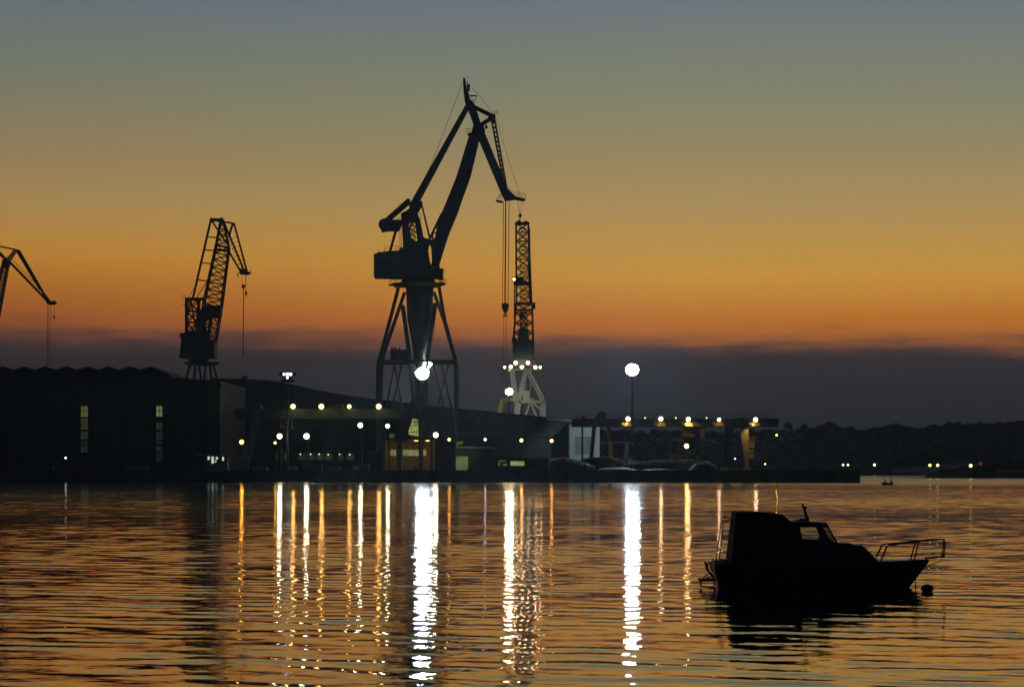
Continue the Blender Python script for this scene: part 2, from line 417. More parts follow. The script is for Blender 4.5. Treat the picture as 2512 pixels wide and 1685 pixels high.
def woods():
    R = random.Random(11); m = MB()
    sky = [(1200, 1064), (1400, 1056), (1880, 1056), (1925, 1053), (2000, 1050), (2022, 1040), (2045, 1040), (2060, 1044), (2100, 1054), (2140, 1047), (2190, 1044),
           (2210, 1042), (2250, 1050), (2300, 1044), (2330, 1037), (2380, 1036), (2430, 1040), (2470, 1034), (2512, 1033), (2750, 1030)]
    xs = [a for a, b in sky]; yy = [b for a, b in sky]
    for row, (dd, drop) in enumerate(((10, 62), (35, 40), (65, 22), (100, 8), (128, 0))):
        px = 1220
        while px < 2740:
            r = R.choice((R.uniform(5, 10), R.uniform(9, 17), R.uniform(12, 24))); D = FAR + dd + R.uniform(-8, 8)
            top = np.interp(px, xs, yy) + drop * R.uniform(0.8, 1.15) + R.uniform(-2, 4) + 5 * math.sin(px * .11) * (row < 4)
            rw = r * D / FPX; rh = rw * R.uniform(0.8, 1.2)
            c = P(px, top, D); c.z -= rh
            leafblob(m, c, rw * 1.15, rw * 1.1, rh, 110, 0.7, R)
            px += r * R.uniform(0.8, 1.4)
    o = m.build('woodland', M_LEAF); tag(o, 'dark wooded hillside on the far shore reading as one mass', 'woodland', kind='stuff')
    m = MB()
    px = 2286
    while px < 2760:
        D = NEARL + R.uniform(3, 50); r = R.uniform(7, 17) * D / FPX
        top = np.interp(px, [2286, 2330, 2400, 2512, 2760], [1159, 1150, 1140, 1130, 1120]) + R.uniform(-4, 6)
        c = P(px, top, D); c.z -= r * 0.8
        leafblob(m, c, r * 1.3, r, r * 0.8, 90, 0.4, R); px += R.uniform(4, 11)
    tag(m.build('shrub_belt', M_LEAF), 'dark scrub covering the low headland at the right edge', 'scrub', kind='stuff')
    def tree(px, top, D, h, w, lean, label):
        base = P(px, top, D); base.z -= h
        t_ = thing('tree', base, label, 'tree', 'trees standing above the far wooded ridge')
        k = MB(); k.tube([base, base + Vector((lean * 0.3, 0, h * 0.5)), base + Vector((lean, 0, h * 0.85))], 0.35, 6, 0.12)
        for s_ in (-1, 1): k.tube([base + Vector((lean * 0.3, 0, h * 0.5)), base + Vector((lean * 0.6 + s_ * w * 0.5, s_ * 0.5, h * 0.8))], 0.16, 5, 0.06)
        k.build('trunk', M_TRUNK, t_)
        c = MB(); top_ = base + Vector((lean, 0, h * 0.82))
        leafblob(c, top_, w, w, h * 0.2, 130, 0.42, R)
        for s_ in (-1, 0, 1): leafblob(c, top_ + Vector((s_ * w * 0.7, R.uniform(-1, 1), R.uniform(-1.6, 0.6))), w * 0.55, w * 0.5, h * 0.12, 60, 0.4, R)
        c.build('crown', M_LEAF, t_)
    tree(1926, 1036, FAR + 130, 9, 1.5, 1.4, 'slender tree leaning right just beyond the right end of the gantry girder')
    tree(1972, 1041, FAR + 130, 7, 1.3, 0.2, 'small upright tree in the dip between leaning tree and the ridge hump')
    tree(2032, 1035, FAR + 135, 9, 2.0, 0.4, 'broad tree on the first hump of the ridge above the two green shore lamps')
    tree(2200, 1039, FAR + 135, 8, 1.5, -0.3, 'round topped tree on the mid ridge above the rowing boat')
woods()

# ------------------------------------------------------------------ lamps
def lens_ball(name, c, r, e, parent):
    return MB().ball(c, r, 12, 8).build(name, e, parent, smooth=True)
def street_lamp(px, py, D, e, label, r=0.62, arm=0.0, group='street lamps standing in the shipyard', name='street_lamp'):
    p = P(px, py, D); b = Vector((p.x + arm, D + 0.6, DECK))
    t_ = thing(name, b, label, 'street lamp', group)
    k = MB(); k.tube([b, Vector((b.x, b.y, p.z * 0.7)), Vector((b.x, b.y, p.z + 0.35)), Vector((p.x, p.y + 0.1, p.z + 0.62))], 0.14, 8, 0.07); k.box((b.x, b.y, DECK + 0.2), (0.5, 0.5, 0.4)); k.build('pole', M_POLE, t_)
    h = MB(); h.box((p.x, p.y + 0.05, p.z + r + 0.10), (r * 1.7, r * 1.5, 0.2), 0.6); ho = h.build('lamp_head', M_HOUSING, t_)
    lens_ball('lens', (p.x, p.y, p.z), r * 0.95, e, ho)
    return t_
def floodmast(px, py, D, e, label, rows=(2, 3, 3, 2), s=0.95, lit=None, rings=None, px_pole=None):
    p = P(px, py, D); bx = p.x if px_pole is None else PX(px_pole, D); b = Vector((bx, D + 1.2, DECK))
    t_ = thing('floodlight_mast', b, label, 'floodlight mast', 'tall floodlight masts of the shipyard')
    k = MB(); k.tube([b, Vector((b.x, b.y, p.z - 0.5))], 0.27, 12, 0.13); k.box((b.x, b.y, DECK + 0.3), (1.1, 1.1, 0.6)); k.build('pole', M_POLE, t_)
    fr = MB(); n = len(rows); wmax = max(rows) * s
    for i, c in enumerate(rows):
        z = p.z + ((n - 1) / 2 - i) * s
        fr.beam((p.x - c * s / 2 - 0.1, D + 0.55, z), (p.x + c * s / 2 + 0.1, D + 0.55, z), 0.12)
    fr.beam((p.x, D + 0.7, p.z - n * s / 2 - 0.2), (p.x, D + 0.7, p.z + n * s / 2 + 0.2), 0.2)
    fr.beam((b.x, b.y, p.z - n * s / 2), (p.x, D + 0.7, p.z - n * s / 2 + 0.3), 0.25)
    fr.build('frame', M_POLE, t_)
    q = 0
    spots_ = [((j - (c - 1) / 2) * s, ((n - 1) / 2 - i) * s) for i, c in enumerate(rows) for j in range(c)]
    if rings:       # lamps in rings round a circular head frame
        spots_ = [(0, 0)]
        for i_, (cnt, rad) in enumerate(rings):
            for j in range(cnt): a_ = math.tau * (j + .3 * i_) / cnt; spots_.append((rad * math.cos(a_) * 1.08, rad * math.sin(a_) * .94))
    if True:
        for ox, oz in spots_:
            x = p.x + ox + rnd.uniform(-.05, .05) * s; z = p.z + oz + rnd.uniform(-.05, .05) * s; zj = 0; lr = s * rnd.uniform(.44, .58)
            h = MB(); h.add([(x - .36 * s, D + .5, z - .3 * s), (x + .36 * s, D + .5, z - .3 * s), (x + .36 * s, D + .5, z + .34 * s), (x - .36 * s, D + .5, z + .34 * s),
                       (x - .49 * s, D, z - .46 * s), (x + .49 * s, D, z - .46 * s), (x + .49 * s, D + 0.12, z + .46 * s), (x - .49 * s, D + 0.12, z + .46 * s)],
                      [(0, 1, 2, 3), (4, 7, 6, 5), (0, 4, 5, 1), (1, 5, 6, 2), (2, 6, 7, 3), (3, 7, 4, 0)])
            ho = h.build('floodlight', M_HOUSING, t_)
            ee = e if (lit is None or q in lit) else M_GLASSD
            l = MB(); l.add([*[(x + lr * math.cos(a_ * math.tau / 10), D - .03, z + lr * math.sin(a_ * math.tau / 10)) for a_ in range(10)]], [tuple(range(10))])
            l.build('lens', ee, ho); q += 1; z = z - zj
    return t_
E_MID = emit('distant_lens_white', (0.85, 1.0, 0.9), 2.2)
floodmast(1036, 916, 632, E_COOL, 'tall mast with blazing blue white floodlights in front of the big crane column', rows=(3, 4, 3), s=0.62, rings=((6, .58), (12, 1.14)), px_pole=1030)
floodmast(1048, 894, 700, E_NEUT, 'floodlight cluster of yellowish white light just above and right of the bluest one', rows=(2, 3, 2), s=0.72, rings=((6, .7),))
floodmast(1551, 907, 640, E_COOL, 'tall mast with blazing blue white floodlights standing alone over the right gantry crane', rows=(3, 4, 3), s=0.60, rings=((6, .58), (12, 1.16)))
floodmast(1249, 961, 690, E_WARMW, 'warm white floodlight mast at the left foot of the pale green portal crane', rows=(2, 3, 2), s=0.66, rings=((7, .6),))
floodmast(705, 926, 628, E_MID, 'mast topped by a mostly unlit floodlight rack left of the orange gantry lamps', rows=(5, 3, 4), s=0.72, lit=(1, 2, 3, 6))

street_lamp(686, 1070, 630, E_WHITE, 'white street lamp left of the two above the dim lit arcade', r=0.66, arm=0.3)
street_lamp(752, 1070, 630, E_WHITE, 'white street lamp right of the floodlight rack mast, above the dim lit arcade', r=0.72, arm=0.3)
street_lamp(884, 1043, 640, E_WHITE, 'tall white street lamp between the arcade and the ochre building', r=0.64, arm=0.3)
street_lamp(951, 1045, 640, E_WHITE, 'tall white street lamp by the left corner of the ochre building', r=0.56, arm=0.3)
street_lamp(1069, 1067, 632, E_WHITE, 'white street lamp on a bent pole right of the ochre building', r=0.66, arm=-1.0)
street_lamp(593, 1084, 625, E_DEEP, 'amber lamp beside the left leg of the long gantry crane', r=0.58, arm=0.6)
street_lamp(675, 1086, 636, E_ORANGE_S, 'small dim orange lamp just below the white street lamp', r=0.34, arm=0.3)
street_lamp(1102, 1078, 640, E_ORANGE_S, 'small orange lamp next to the white lamp on the bent pole', r=0.40, arm=0.3)
street_lamp(1190, 1078, 640, E_SMALLW, 'small white lamp on a thin pole in front of the wide hall', r=0.32, arm=0.1)
street_lamp(1279, 1080, 640, E_ORANGE_S, 'orange lamp before the wide hall below the pale green portal', r=0.46, arm=0.2)
street_lamp(1353, 1081, 640, E_ORANGE_S, 'orange lamp before the right end of the wide hall', r=0.46, arm=0.2)
street_lamp(161, 1123, 620, E_SMALLW, 'lone tiny white lamp on the dark quay at the far left', r=0.2, arm=0.1)
street_lamp(1905, 1067, 640, E_ORANGE_S, 'small orange lamp beyond the right leg of the yellow gantry crane', r=0.24, arm=0.1)
def shore_lamp(px, py, D, e, label, r):
    p = P(px, py, D); b = Vector((p.x, D + 0.3, 0.9))
    t_ = thing('shore_lamp', b, label, 'lamp', 'lamps along the far shore')
    MB().tube([b, (p.x, D + 0.3, p.z)], 0.1, 6, 0.06).build('pole', M_POLE, t_)
    lens_ball('lens', p, r, e, t_)
for a in ((2068, 1140, FAR - 4, E_GR, 'left lamp of the close pair of greenish shore lamps', 0.5), (2080, 1140, FAR - 4, E_GR, 'right lamp of the close pair of greenish shore lamps', 0.5),
          (2145, 1140, FAR - 4, E_GR, 'single green white shore lamp above the rowing boat', 0.62), (2281, 1141, NEARL - 2, E_YG, 'left lamp of the pair of yellow shore lamps', 0.48),
          (2300, 1141, NEARL + 3, E_YG, 'right lamp of the pair of yellow shore lamps', 0.48), (2381, 1142, NEARL - 1, E_YG, 'brightest yellow shore lamp next to the red beacon', 0.56),
          (2405, 1137, NEARL + 2, E_RED, 'faint red beacon lamp on the headland', 0.5), (1803, 1125, FAR - 4, E_GR, 'tiny greenish shore lamp left of the tapered yellow gantry leg', 0.36),
          (1877, 1138, FAR - 4, E_YG, 'tiny yellow shore lamp right of the tapered yellow gantry leg', 0.38)):
    shore_lamp(*a)

# ------------------------------------------------------------------ the great level-luffing crane
def big_crane():
    D = 700.0; S = D / FPX
    def q(px, py, dy=0.0): v = P(px, py, D); v.y += dy; return v
    root = thing('shipyard_crane', Vector((PX(1028, D), D, DECK)), 'largest crane, with solid box jib and long portal legs, towering over the yard', 'crane', 'shipyard cranes')
    # portal legs
    dep = 9.0
    pairs = [[(978, 708), (937, 872), (931, 905), (929, 1150)], [(1078, 708), (1094, 800), (1119, 890), (1120, 1150)]]
    for pl in pairs:
        for sgn in (-1, 1):
            m = MB(); w = [0.8, 0.95, 0.85, 0.65]
            pts = [q(pl[i][0], pl[i][1], sgn * (2.0 + (dep - 2.0) * min(1, i / 2))) for i in range(4)]
            if sgn > 0:
                xo = 14 if pl[0][0] < 1028 else -14
                pts[0] = q(pl[0][0] + xo, pl[0][1] + 8, 2); 
                pts[2].x += xo * 0.0; 
            for i in range(3): m.beam(pts[i], pts[i + 1], w[i], w[i] * 1.1, w[i + 1])
            m.build('leg', M_STEEL, root)
    for a, b_ in (((988, 750), (1003, 862)), ((1068, 745), (1052, 862))):
        for sgn in (-1, 1):
            m = MB(); m.beam(q(a[0], a[1], sgn * 2.5), q(b_[0], b_[1], sgn * 3), 0.9); 
            ex = b_[0] + (b_[0] - a[0]) * 1.9; m.beam(q(b_[0], b_[1], sgn * 3), q(ex if ex < 1040 else ex - 6, 1150, sgn * 4), 0.8, None, 0.6)
            m.build('brace', M_STEEL, root)
    m = MB()
    for sgn in (-1, 1):
        m.beam(q(930, 889, sgn * dep), q(1120, 889, sgn * dep), 0.6, 0.6)
    for px in (931, 1119): m.beam(q(px, 889, -dep), q(px, 889, dep), 0.6, 0.6)
    for x1, y1, x2, y2 in ((966, 893, 948, 990), (966, 893, 984, 990), (985, 893, 962, 990), (1082, 893, 1107, 1000), (1062, 893, 1090, 1000), (1100, 893, 1072, 1000)):
        xe = x1 + (x2 - x1) * (1150 - y1) / (y2 - y1); m.beam(q(x1, y1, 3), q(xe, 1150, 4), 0.42)
    m.build('portal_frame', M_STEEL, root)
    # column
    m = MB(); n = 20
    prof = [(1029.5, 34, 704), (1029.5, 31, 780), (1029, 16.5, 857), (1029, 11, 905), (1029, 10, 1150)]
    vs = []; fs = []
    for cx, r, py in prof:
        for k in range(n):
            a = math.tau * k / n; vs.append(q(cx, py) + Vector((math.cos(a) * r * S, math.sin(a) * r * S, 0)))
    for i in range(len(prof) - 1):
        for k in range(n): fs.append((i * n + k, i * n + (k + 1) % n, (i + 1) * n + (k + 1) % n, (i + 1) * n + k))
    fs.append(tuple(range(n)))
    m.add(vs, fs); m.build('column', M_STEEL_D, root, smooth=True)
    m = MB(); m.prism([q(958, 860), q(1005, 858), q(1005, 892), (q(958, 892))], 5.0)
    for x in (962, 970, 980): m.box(q(x, 856.5), (0.5, 0.5, 0.9))
    m.build('transformer_house', M_STEEL_D, root)
    # slewing ring
    m = MB()
    def ring(py1, py2, r1, r2, cx=1026, n=28):
        m.tube([q(cx, py1), q(cx, py2)], r1 * S, n, r2 * S)
    ring(704, 699, 55, 63); ring(699, 696, 68, 68); ring(696, 684, 44, 38)
    m.rail([q(956, 697, -2), q(1096, 697, -2)], 1.1, 0.04, 1.4); m.rail([q(956, 690, 2), q(985, 690, 2)], 1.1, 0.04, 1.2)
    m.box(q(966, 701, -2), (2.4, 1.6, 0.3)); m.box(q(1083, 694, 0), (1.4, 2.5, 0.3)); m.beam(q(964, 700, 0), q(978, 712, 0), 0.25)
    m.build('slewing_ring', M_STEEL_D, root)
    # machinery house
    m = MB(); m.prism([q(919, 626), q(945, 620), q(1000, 616), (q(1050, 612)), q(1050, 684), q(919, 682)], 8.5)
    m.box(q(930, 623, -1), (0.5, 0.5, 1.0)); m.rail([q(944, 620, -3), q(990, 616, -3)], 1.2, 0.05, 1.2)
    m.box(q(986, 613, 0), (1.2, 3, 0.9)); hs = m.build('machinery_house', M_STEEL, root)
    g = MB()
    for k in range(6): MB().box(q(934 + k * 10, 650, -4.3), (0.55, 0.1, 0.7)).build('louvre', M_STEEL_D, hs)
    # body under A-frame
    m = MB(); m.prism([q(990, 596), q(1012, 590), q(1020, 596), q(1038, 584), q(1055, 590), q(1066, 592), q(1053, 600), q(1050, 612), q(1054, 640), q(1061, 660), q(1078, 650), q(1080, 664), q(1076, 684), q(990, 686)], 5.6)
    m.build('slewing_body', M_STEEL, root)
    m = MB(); cb = m.prism([q(1078, 660), q(1087, 660), q(1087, 688), q(1076, 688)], 2.2)
    c_ = m.build('cab_frame', M_STEEL_D, root)
    m = MB(); m.rail([q(1079, 672, -1.3), q(1089, 672, -1.3)], 1.2, 0.06, 0.8); m.rail([q(1078, 690, -1.6), q(1090, 690, -1.6)], 1.2, 0.06, 0.8); m.build('handrail', M_STEEL_D, c_)
    # A-frame
    for sgn in (-1, 1):
        m = MB()
        m.beam(q(993, 540, sgn * 2.2), q(1001, 604, sgn * 2.2), 1.4, 0.8, 2.3, 0.9); m.build('a_frame_leg', M_STEEL, root)
        m = MB(); m.beam(q(1024, 538, sgn * 2.2), q(1034, 600, sgn * 2.2), 1.2, 0.8, 1.7, 0.9); m.build('a_frame_leg', M_STEEL, root)
    m = MB(); m.prism([q(986, 545), q(984, 526), q(1000, 518), q(1010, 508), q(1024, 510), q(1024, 524), q(1031, 543)], 5.2)
    m.build('a_frame_head', M_STEEL, root)
    m = MB()
    for k in range(4):
        y0 = 546 + k * 12
        for dy in (-2.2, 2.2): m.beam(q(1000 + k * 1.2, y0, dy), q(1021, y0 + 12, dy), 0.18); m.beam(q(1021, y0, dy), q(1001 + k * 1.2, y0 + 12, dy), 0.18)
    m.beam(q(1013, 545, 0), q(1002, 568, 0), 0.4)
    for y_ in (546, 570, 593): m.beam(q(1003, y_, -2.2), q(1003, y_, 2.2), 0.16, 0.16); m.beam(q(1020, y_, -2.2), q(1020, y_, 2.2), 0.16, 0.16); m.beam(q(1001, y_, 0), q(1023, y_, 0), .18)
    m.build('a_frame_bracing', M_RUST, root)
    m = MB(); m.rail([q(976, 546, 1), q(986, 546, 1)], 1.2, 0.05, 0.7); m.tube([q(980.5, 520, 0), q(980.5, 500, 0)], 0.05, 4); m.rail([q(1026, 542, -1), (q(1033, 542, -1))], 1.6, 0.05, 0.7)
    for k in range(12): m.beam(q(980, 552 + k * 5.5, 1), q(984, 552 + k * 5.5, 1), 0.06)
    for x in (980, 984): m.beam(q(x, 548, 1), q(x + 1, 616, 1), 0.09)
    m.build('ladder', M_STEEL_D, root)
    # counterweight lever
    m = MB()
    for sgn in (-1, 1): m.beam(q(1003, 494, sgn * 2.4), q(946, 544, sgn * 2.4), 1.0, 0.5, 0.9)
    m.beam(q(1002, 494, -2.6), q(1002, 494, 2.6), 0.8, 0.8)
    m.prism([q(952, 541), q(987, 541), q(985, 552), q(977, 567), q(940, 566)], 5.0)
    for sgn in (-1, 1): m.beam(q(1003, 496, sgn * 2.4), q(1010, 515, sgn * 2.4), 0.55, 0.4)
    lv = m.build('counterweight_lever', M_STEEL, root)
    m = MB(); m.cyl(q(944, 553, -3.2), q(944, 553, 3.2), 1.42, 20); m.box(q(939, 568), (0.5, 2, 0.4)); m.build('counterweight', M_STEEL_D, lv)
    m = MB()
    for sgn in (-1, 1): m.beam(q(971, 566, sgn * 2), q(956, 620, sgn * 2), 0.38, 0.3)
    m.build('lever_strut', M_RUST, root)
    # luffing link to jib
    m = MB()
    for sgn in (-1, 1): m.prism([q(1008, 512, sgn * 1.8), q(1027, 500, sgn * 1.8), q(1031, 494, sgn * 1.8), q(1036, 496, sgn * 1.8), q(1036, 502, sgn * 1.8), q(1026, 520, sgn * 1.8), q(1012, 530, sgn * 1.8)], 0.8)
    m.build('luffing_crank', M_STEEL, root)
    m = MB()
    for sgn in (-1, 1): m.beam(q(1034, 500, sgn * 1.2), q(1056, 592, sgn * 1.2), 0.36, 0.3, 0.45)
    m.build('luffing_rod', M_RUST, root)
    # jib, solid tapering box
    jib = MB(); jib.prism([q(1163, 330), q(1176, 343), q(1154, 435), q(1133, 492), q(1124, 520), q(1099, 580), q(1078, 648), q(1068, 655), q(1058, 655), q(1060, 636), q(1058, 610), q(1054, 598), q(1066, 588), q(1076, 545), q(1087, 516), q(1102, 480), q(1120, 435), q(1151, 334)], 3.4)
    jb = jib.build('jib', M_STEEL, root)
    m = MB()
    for sgn in (-1, 1):
        m.beam(q(1084, 524, sgn * 1.6), q(1051, 592, sgn * 1.6), 0.35, 0.3)
        for (x1, y1, x2, y2) in ((1077, 539, 1082, 542), (1077, 539, 1083, 531), (1070, 554, 1079, 545), (1063, 568, 1070, 574), (1070, 554, 1073, 572), (1063, 568, 1060, 592), (1057, 580, 1066, 588)): m.beam(q(x1, y1, sgn * 1.6), q(x2, y2, sgn * 1.6), 0.2)
    m.build('jib_gusset_lattice', M_RUST, jb)
    # stay back to A-frame
    m = MB()
    for sgn in (-1, 1): m.beam(q(1147, 262, sgn * 1.5), q(1012, 508, sgn * 1.8), 1.05, 0.6, 1.65)
    m.beam(q(1142, 271, 0), q(1140, 275, 0), 1.0, 3.5); m.build('rear_stay', M_STEEL, root)
    # fly jib
    m = MB(); m.prism([q(1136, 193), q(1141, 193), q(1145, 215), q(1150, 231), q(1153, 245), q(1163, 254), q(1166, 262), q(1172, 280), q(1180, 306), q(1188, 324), q(1246, 464), q(1263, 482), q(1289, 489), q(1286, 494), q(1262, 490), q(1250, 492), q(1238, 493), q(1229, 474), q(1175, 345), q(1161, 306), q(1153, 282), q(1145, 264), q(1140, 249), q(1137, 225)], 2.4)
    fly = m.build('fly_jib', M_STEEL, root)
    m = MB(); m.cyl(q(1174, 318, -2.4), q(1174, 318, 2.4), 1.35, 18); m.prism([q(1160, 312), q(1168, 305), q(1186, 306), q(1190, 322), q(1178, 342), q(1158, 330)], 4.0); m.cyl(q(1193, 312, -1.2), q(1193, 312, 1.2), 0.35, 10)
    m.rail([q(1144, 331, -2), q(1158, 331, -2)], 1.3, 0.05, 0.5); m.beam(q(1147, 331, 0), q(1160, 327, 0), 0.25, 3.5)
    m.build('jib_head_pin', M_STEEL_D, root)
    m = MB()
    m.beam(q(1161, 262), q(1209, 286), 0.8, 1.8, 0.9); m.beam(q(1208, 289), q(1178, 308), 0.75, 1.8, 0.9); m.prism([q(1200, 285), q(1212, 281), q(1216, 284), q(1215, 298), q(1203, 298), q(1197, 291)], 2.6)
    m.build('fly_jib_strut', M_STEEL, fly)
    m = MB()
    for sgn in (-1, 1):
        m.beam(q(1206, 296, sgn), q(1236, 452, sgn), 0.42, 0.3); m.beam(q(1214, 296, sgn), q(1243, 462, sgn), 0.42, 0.3)
        for k in range(14):
            u = (k + 0.5) / 14; m.beam(q(1206 + 30 * u, 296 + 156 * u, sgn), q(1214 + 29 * u, 296 + 166 * u, sgn), 0.22)
    m.build('fly_jib_tie', M_STEEL, fly)
    m = MB()   # nose platforms, mast head fittings
    m.beam(q(1217, 493), q(1233, 496.5), 0.35, 2.6); m.beam(q(1229, 475), q(1217, 492), 0.12); m.beam(q(1229, 475, -1), q(1222, 494, -1), 0.1); m.beam(q(1231, 478), q(1228, 495), 0.12)
    m.rail([q(1247, 477, -1.2), q(1256, 479, -1.2)], 1.2, 0.05, 0.6); m.rail([q(1262, 484, -1.2), q(1289, 490, -1.2)], 1.3, 0.05, 0.8)
    m.beam(q(1152, 235), q(1170, 236), 0.14, 1.6); m.beam(q(1153, 236), q(1163, 250), 0.12); m.beam(q(1168, 236), q(1164, 250), 0.12); m.beam(q(1156, 246), q(1170, 246), 0.08)
    m.box(q(1149, 212), (0.7, 0.7, 1.0)); m.box(q(1150, 221), (0.5, 0.6, 0.7)); m.tube([q(1146, 193), q(1150, 188)], 0.05, 4); m.tube([q(1148, 198), q(1146, 206)], 0.08, 4)
    m.rail([q(1212, 283, -1), q(1220, 284, -1)], 1.0, 0.05, 0.5)
    m.build('platform_railing', M_STEEL_D, fly)
    m = MB(); m.tube([q(1136, 200), q(1060, 400), q(1012, 500)], 0.05, 4); m.tube([q(1143, 200), q(1180, 240), q(1213, 283)], 0.04, 4); m.tube([q(1216, 290), q(1250, 400), q(1276, 480)], 0.04, 4)
    m.tube([q(1190, 330), q(1210, 380), q(1222, 410)], 0.05, 4)
    m.build('trolley_cable', M_ROPE, root)
    m = MB()
    for x, x2, dy in ((1235, 1233, -.5), (1240, 1238, -.5), (1241, 1240, .5), (1249, 1246, -.5)):
        m.tube([q(x, 494, dy), q(x2, 745, dy)], 0.09, 5)
    m.build('hoist_rope', M_ROPE, root)
    m = MB(); m.prism([q(1230, 748), q(1234, 744), q(1245, 744), q(1249, 748), q(1247, 758), q(1243, 768), q(1236, 768), q(1232, 758)], 1.0); hb = m.build('hook_block', M_STEEL_D, root)
    m = MB()
    for s_ in (-1, 1): m.tube([q(1239.5 + 0.5 * s_, 768), q(1239.5 + s_ * 1, 774), q(1239.5 + 3 * s_, 778), q(1239.5 + 4.6 * s_, 775), q(1239.5 + 4.6 * s_, 771)], 0.13, 6)
    for s_ in (-1, 1): m.tube([q(1239 + 3 * s_, 778), q(1238 + 3 * s_, 1000)], 0.05, 4)
    m.build('hook', M_STEEL_D, hb)
    m = MB()
    for x, x2 in ((1270, 1275), (1281, 1277)): m.tube([q(x, 491), q(x2, 524)], 0.045, 4)
    m.build('auxiliary_rope', M_ROPE, root)
    m = MB(); m.ball(q(1276, 529), 0.42, 10, 8, (1, 0.7, 1.2)); m.tube([q(1276, 532), q(1275, 541), q(1277, 545)], 0.14, 6); m.build('auxiliary_hook', M_RUST, root)
    return root
big_crane()

# ------------------------------------------------------------------ pale green portal crane with lattice tower
def lattice_crane():
    D = 770.0; S = D / FPX
    def q(px, py, dy=0.0): v = P(px, py, D); v.y += dy; return v
    root = thing('lattice_crane', Vector((PX(1300, D), D, DECK)), 'slender lattice crane seen end on, on a floodlit pale green portal ringed with lamps', 'crane', 'shipyard cranes')
    m = MB(); m.truss(q(1267, 745), q(1304, 745), q(1266, 548), q(1296, 548), 5, 3, 9, 0.5, 0.17)
    m.truss(q(1277, 745), q(1300, 745), q(1274, 560), q(1290, 560), 2.5, 2, 12, 0.14, 0.09)
    m.beam(q(1297, 560), q(1301, 745), 0.7, 1.5); m.beam(q(1262, 690), q(1262, 870), 0.35)
    jb = m.build('jib', M_DKGREEN, root)
    m = MB(); m.box(q(1281, 549), (3.9, 3.2, 0.7)); m.cyl(q(1272, 546, -1), q(1272, 546, 1), 0.5, 12); m.cyl(q(1290, 546, -1), q(1290, 546, 1), 0.45, 12); m.build('jib_head', M_STEEL_D, jb)
    m = MB(); m.truss(q(1259, 840), q(1308, 840), q(1266, 745), q(1305, 745), 7, 5, 4, 0.5, 0.2)
    m.truss(q(1276, 840), q(1294, 840), q(1277, 765), q(1292, 765), 2, 2, 5, .3, .3); m.box(q(1284, 822), (2.6, 3, 3.2)); m.box(q(1281, 776), (1.6, 2, 1.4)); m.build('tower', M_DKGREEN, root)
    m = MB(); m.box(q(1279, 695), (4.2, 3.5, 0.9)); m.rail([q(1257, 694, -2), q(1270, 694, -2)], 1.2, 0.05, 0.7); m.box(q(1276, 686), (2, 2, 1.2)); m.build('upper_platform', M_STEEL_D, jb)
    m = MB(); m.box(q(1287, 746), (4.6, 4, 0.35)); m.box(q(1287, 760), (4.6, 4, 0.35)); m.rail([q(1268, 758, -2.2), q(1308, 758, -2.2)], 1.3, 0.06, 0.9); m.build('maintenance_platform', M_DKGREEN, root)
    m = MB(); m.box(q(1308, 752, -1), (1.1, 1.8, 1.5)); m.box(q(1308, 744, -1), (1.6, 2.0, 0.15)); cb = m.build('operator_cab', M_DKGREEN, root)
    m = MB(); m.box(q(1308, 751, -2.0), (0.8, 0.1, 0.7)); m.build('cab_window', M_GLASSD, cb)
    m = MB(); m.prism([q(1258, 840), q(1310, 834), q(1311, 880), q(1258, 882)], 7); m.box(q(1262, 836, 1), (1.4, 2, 1.5)); m.box(q(1284, 832), (3, 3, 1.6)); m.build('machinery_house', M_DKGREEN, root)
    m = MB(); m.tube([q(1284, 882), q(1284, 896)], 3.2, 24, 3.4); m.tube([q(1284, 896), q(1284, 898.5)], 4.4, 24, 4.4); m.rail([q(1244, 905, -2.5), q(1324, 905, -2.5)], 1.1, 0.05, 1.2)
    m.box(q(1284, 907), (9.0, 6, 0.3)); m.build('slewing_ring', M_GREEN, root)
    for x, y, r in ((1238, 902, .36), (1253, 901, .5), (1265, 891, .54), (1280, 901, .54), (1295, 891, .54), (1313, 902, .5), (1325, 902, .38)):
        lp = MB().box(q(x, y - 6, -2.9), (0.9, 0.7, 0.2)).build('lamp', M_HOUSING, root)
        lens_ball('lens', q(x, y, -3.2), r * 1.1, E_PINK, lp)
    lp = MB().box(q(1261, 681.5, -2.3), (0.9, 0.7, 0.2)).build('lamp', M_HOUSING, root); lens_ball('lens', q(1261, 687, -2.6), 0.34, E_PINK, lp)
    lp = MB().box(q(1249, 903.5, -2.9), (0.3, 0.3, 0.2)).build('lamp', M_HOUSING, root); lens_ball('lens', q(1250, 909, -3.0), 0.18, emit('dim_yellow_lens', (1, .9, .3), 1.2), lp)
    # portal: two bents front and rear
    for dy, dx in ((-4, 0), (4, -6)):
        for pts in (((1297, 910), (1331, 974), (1334, 990), (1336, 1150)), ((1293, 910), (1274, 985), (1271, 1013), (1269, 1150)), ((1259, 908), (1268, 985)), ):
            m = MB()
            for a, b_ in zip(pts[:-1], pts[1:]): m.beam(q(a[0] + dx, a[1], dy), q(b_[0] + dx, b_[1], dy), 0.62 if b_[1] < 1000 else 0.95, 0.7)
            m.build('leg', M_GREEN, root)
    m = MB()
    for dy in (-4, 4):
        m.beam(q(1271, 986, dy), q(1334, 986, dy), 0.75, 0.7)
        m.beam(q(1301, 988, dy), q(1262, 1085, dy), 0.45); m.beam(q(1301, 988, dy), q(1345, 1085, dy), 0.45); m.beam(q(1302, 984, dy), q(1334, 1010, dy), 0.4)
    for px in (1271, 1334): m.beam(q(px, 986, -4), q(px, 986, 4), 0.6)
    m.beam(q(1286, 912, 0), q(1290, 986, 0), 0.3); m.beam(q(1303, 912, 0), q(1301, 986, 0), 0.3)
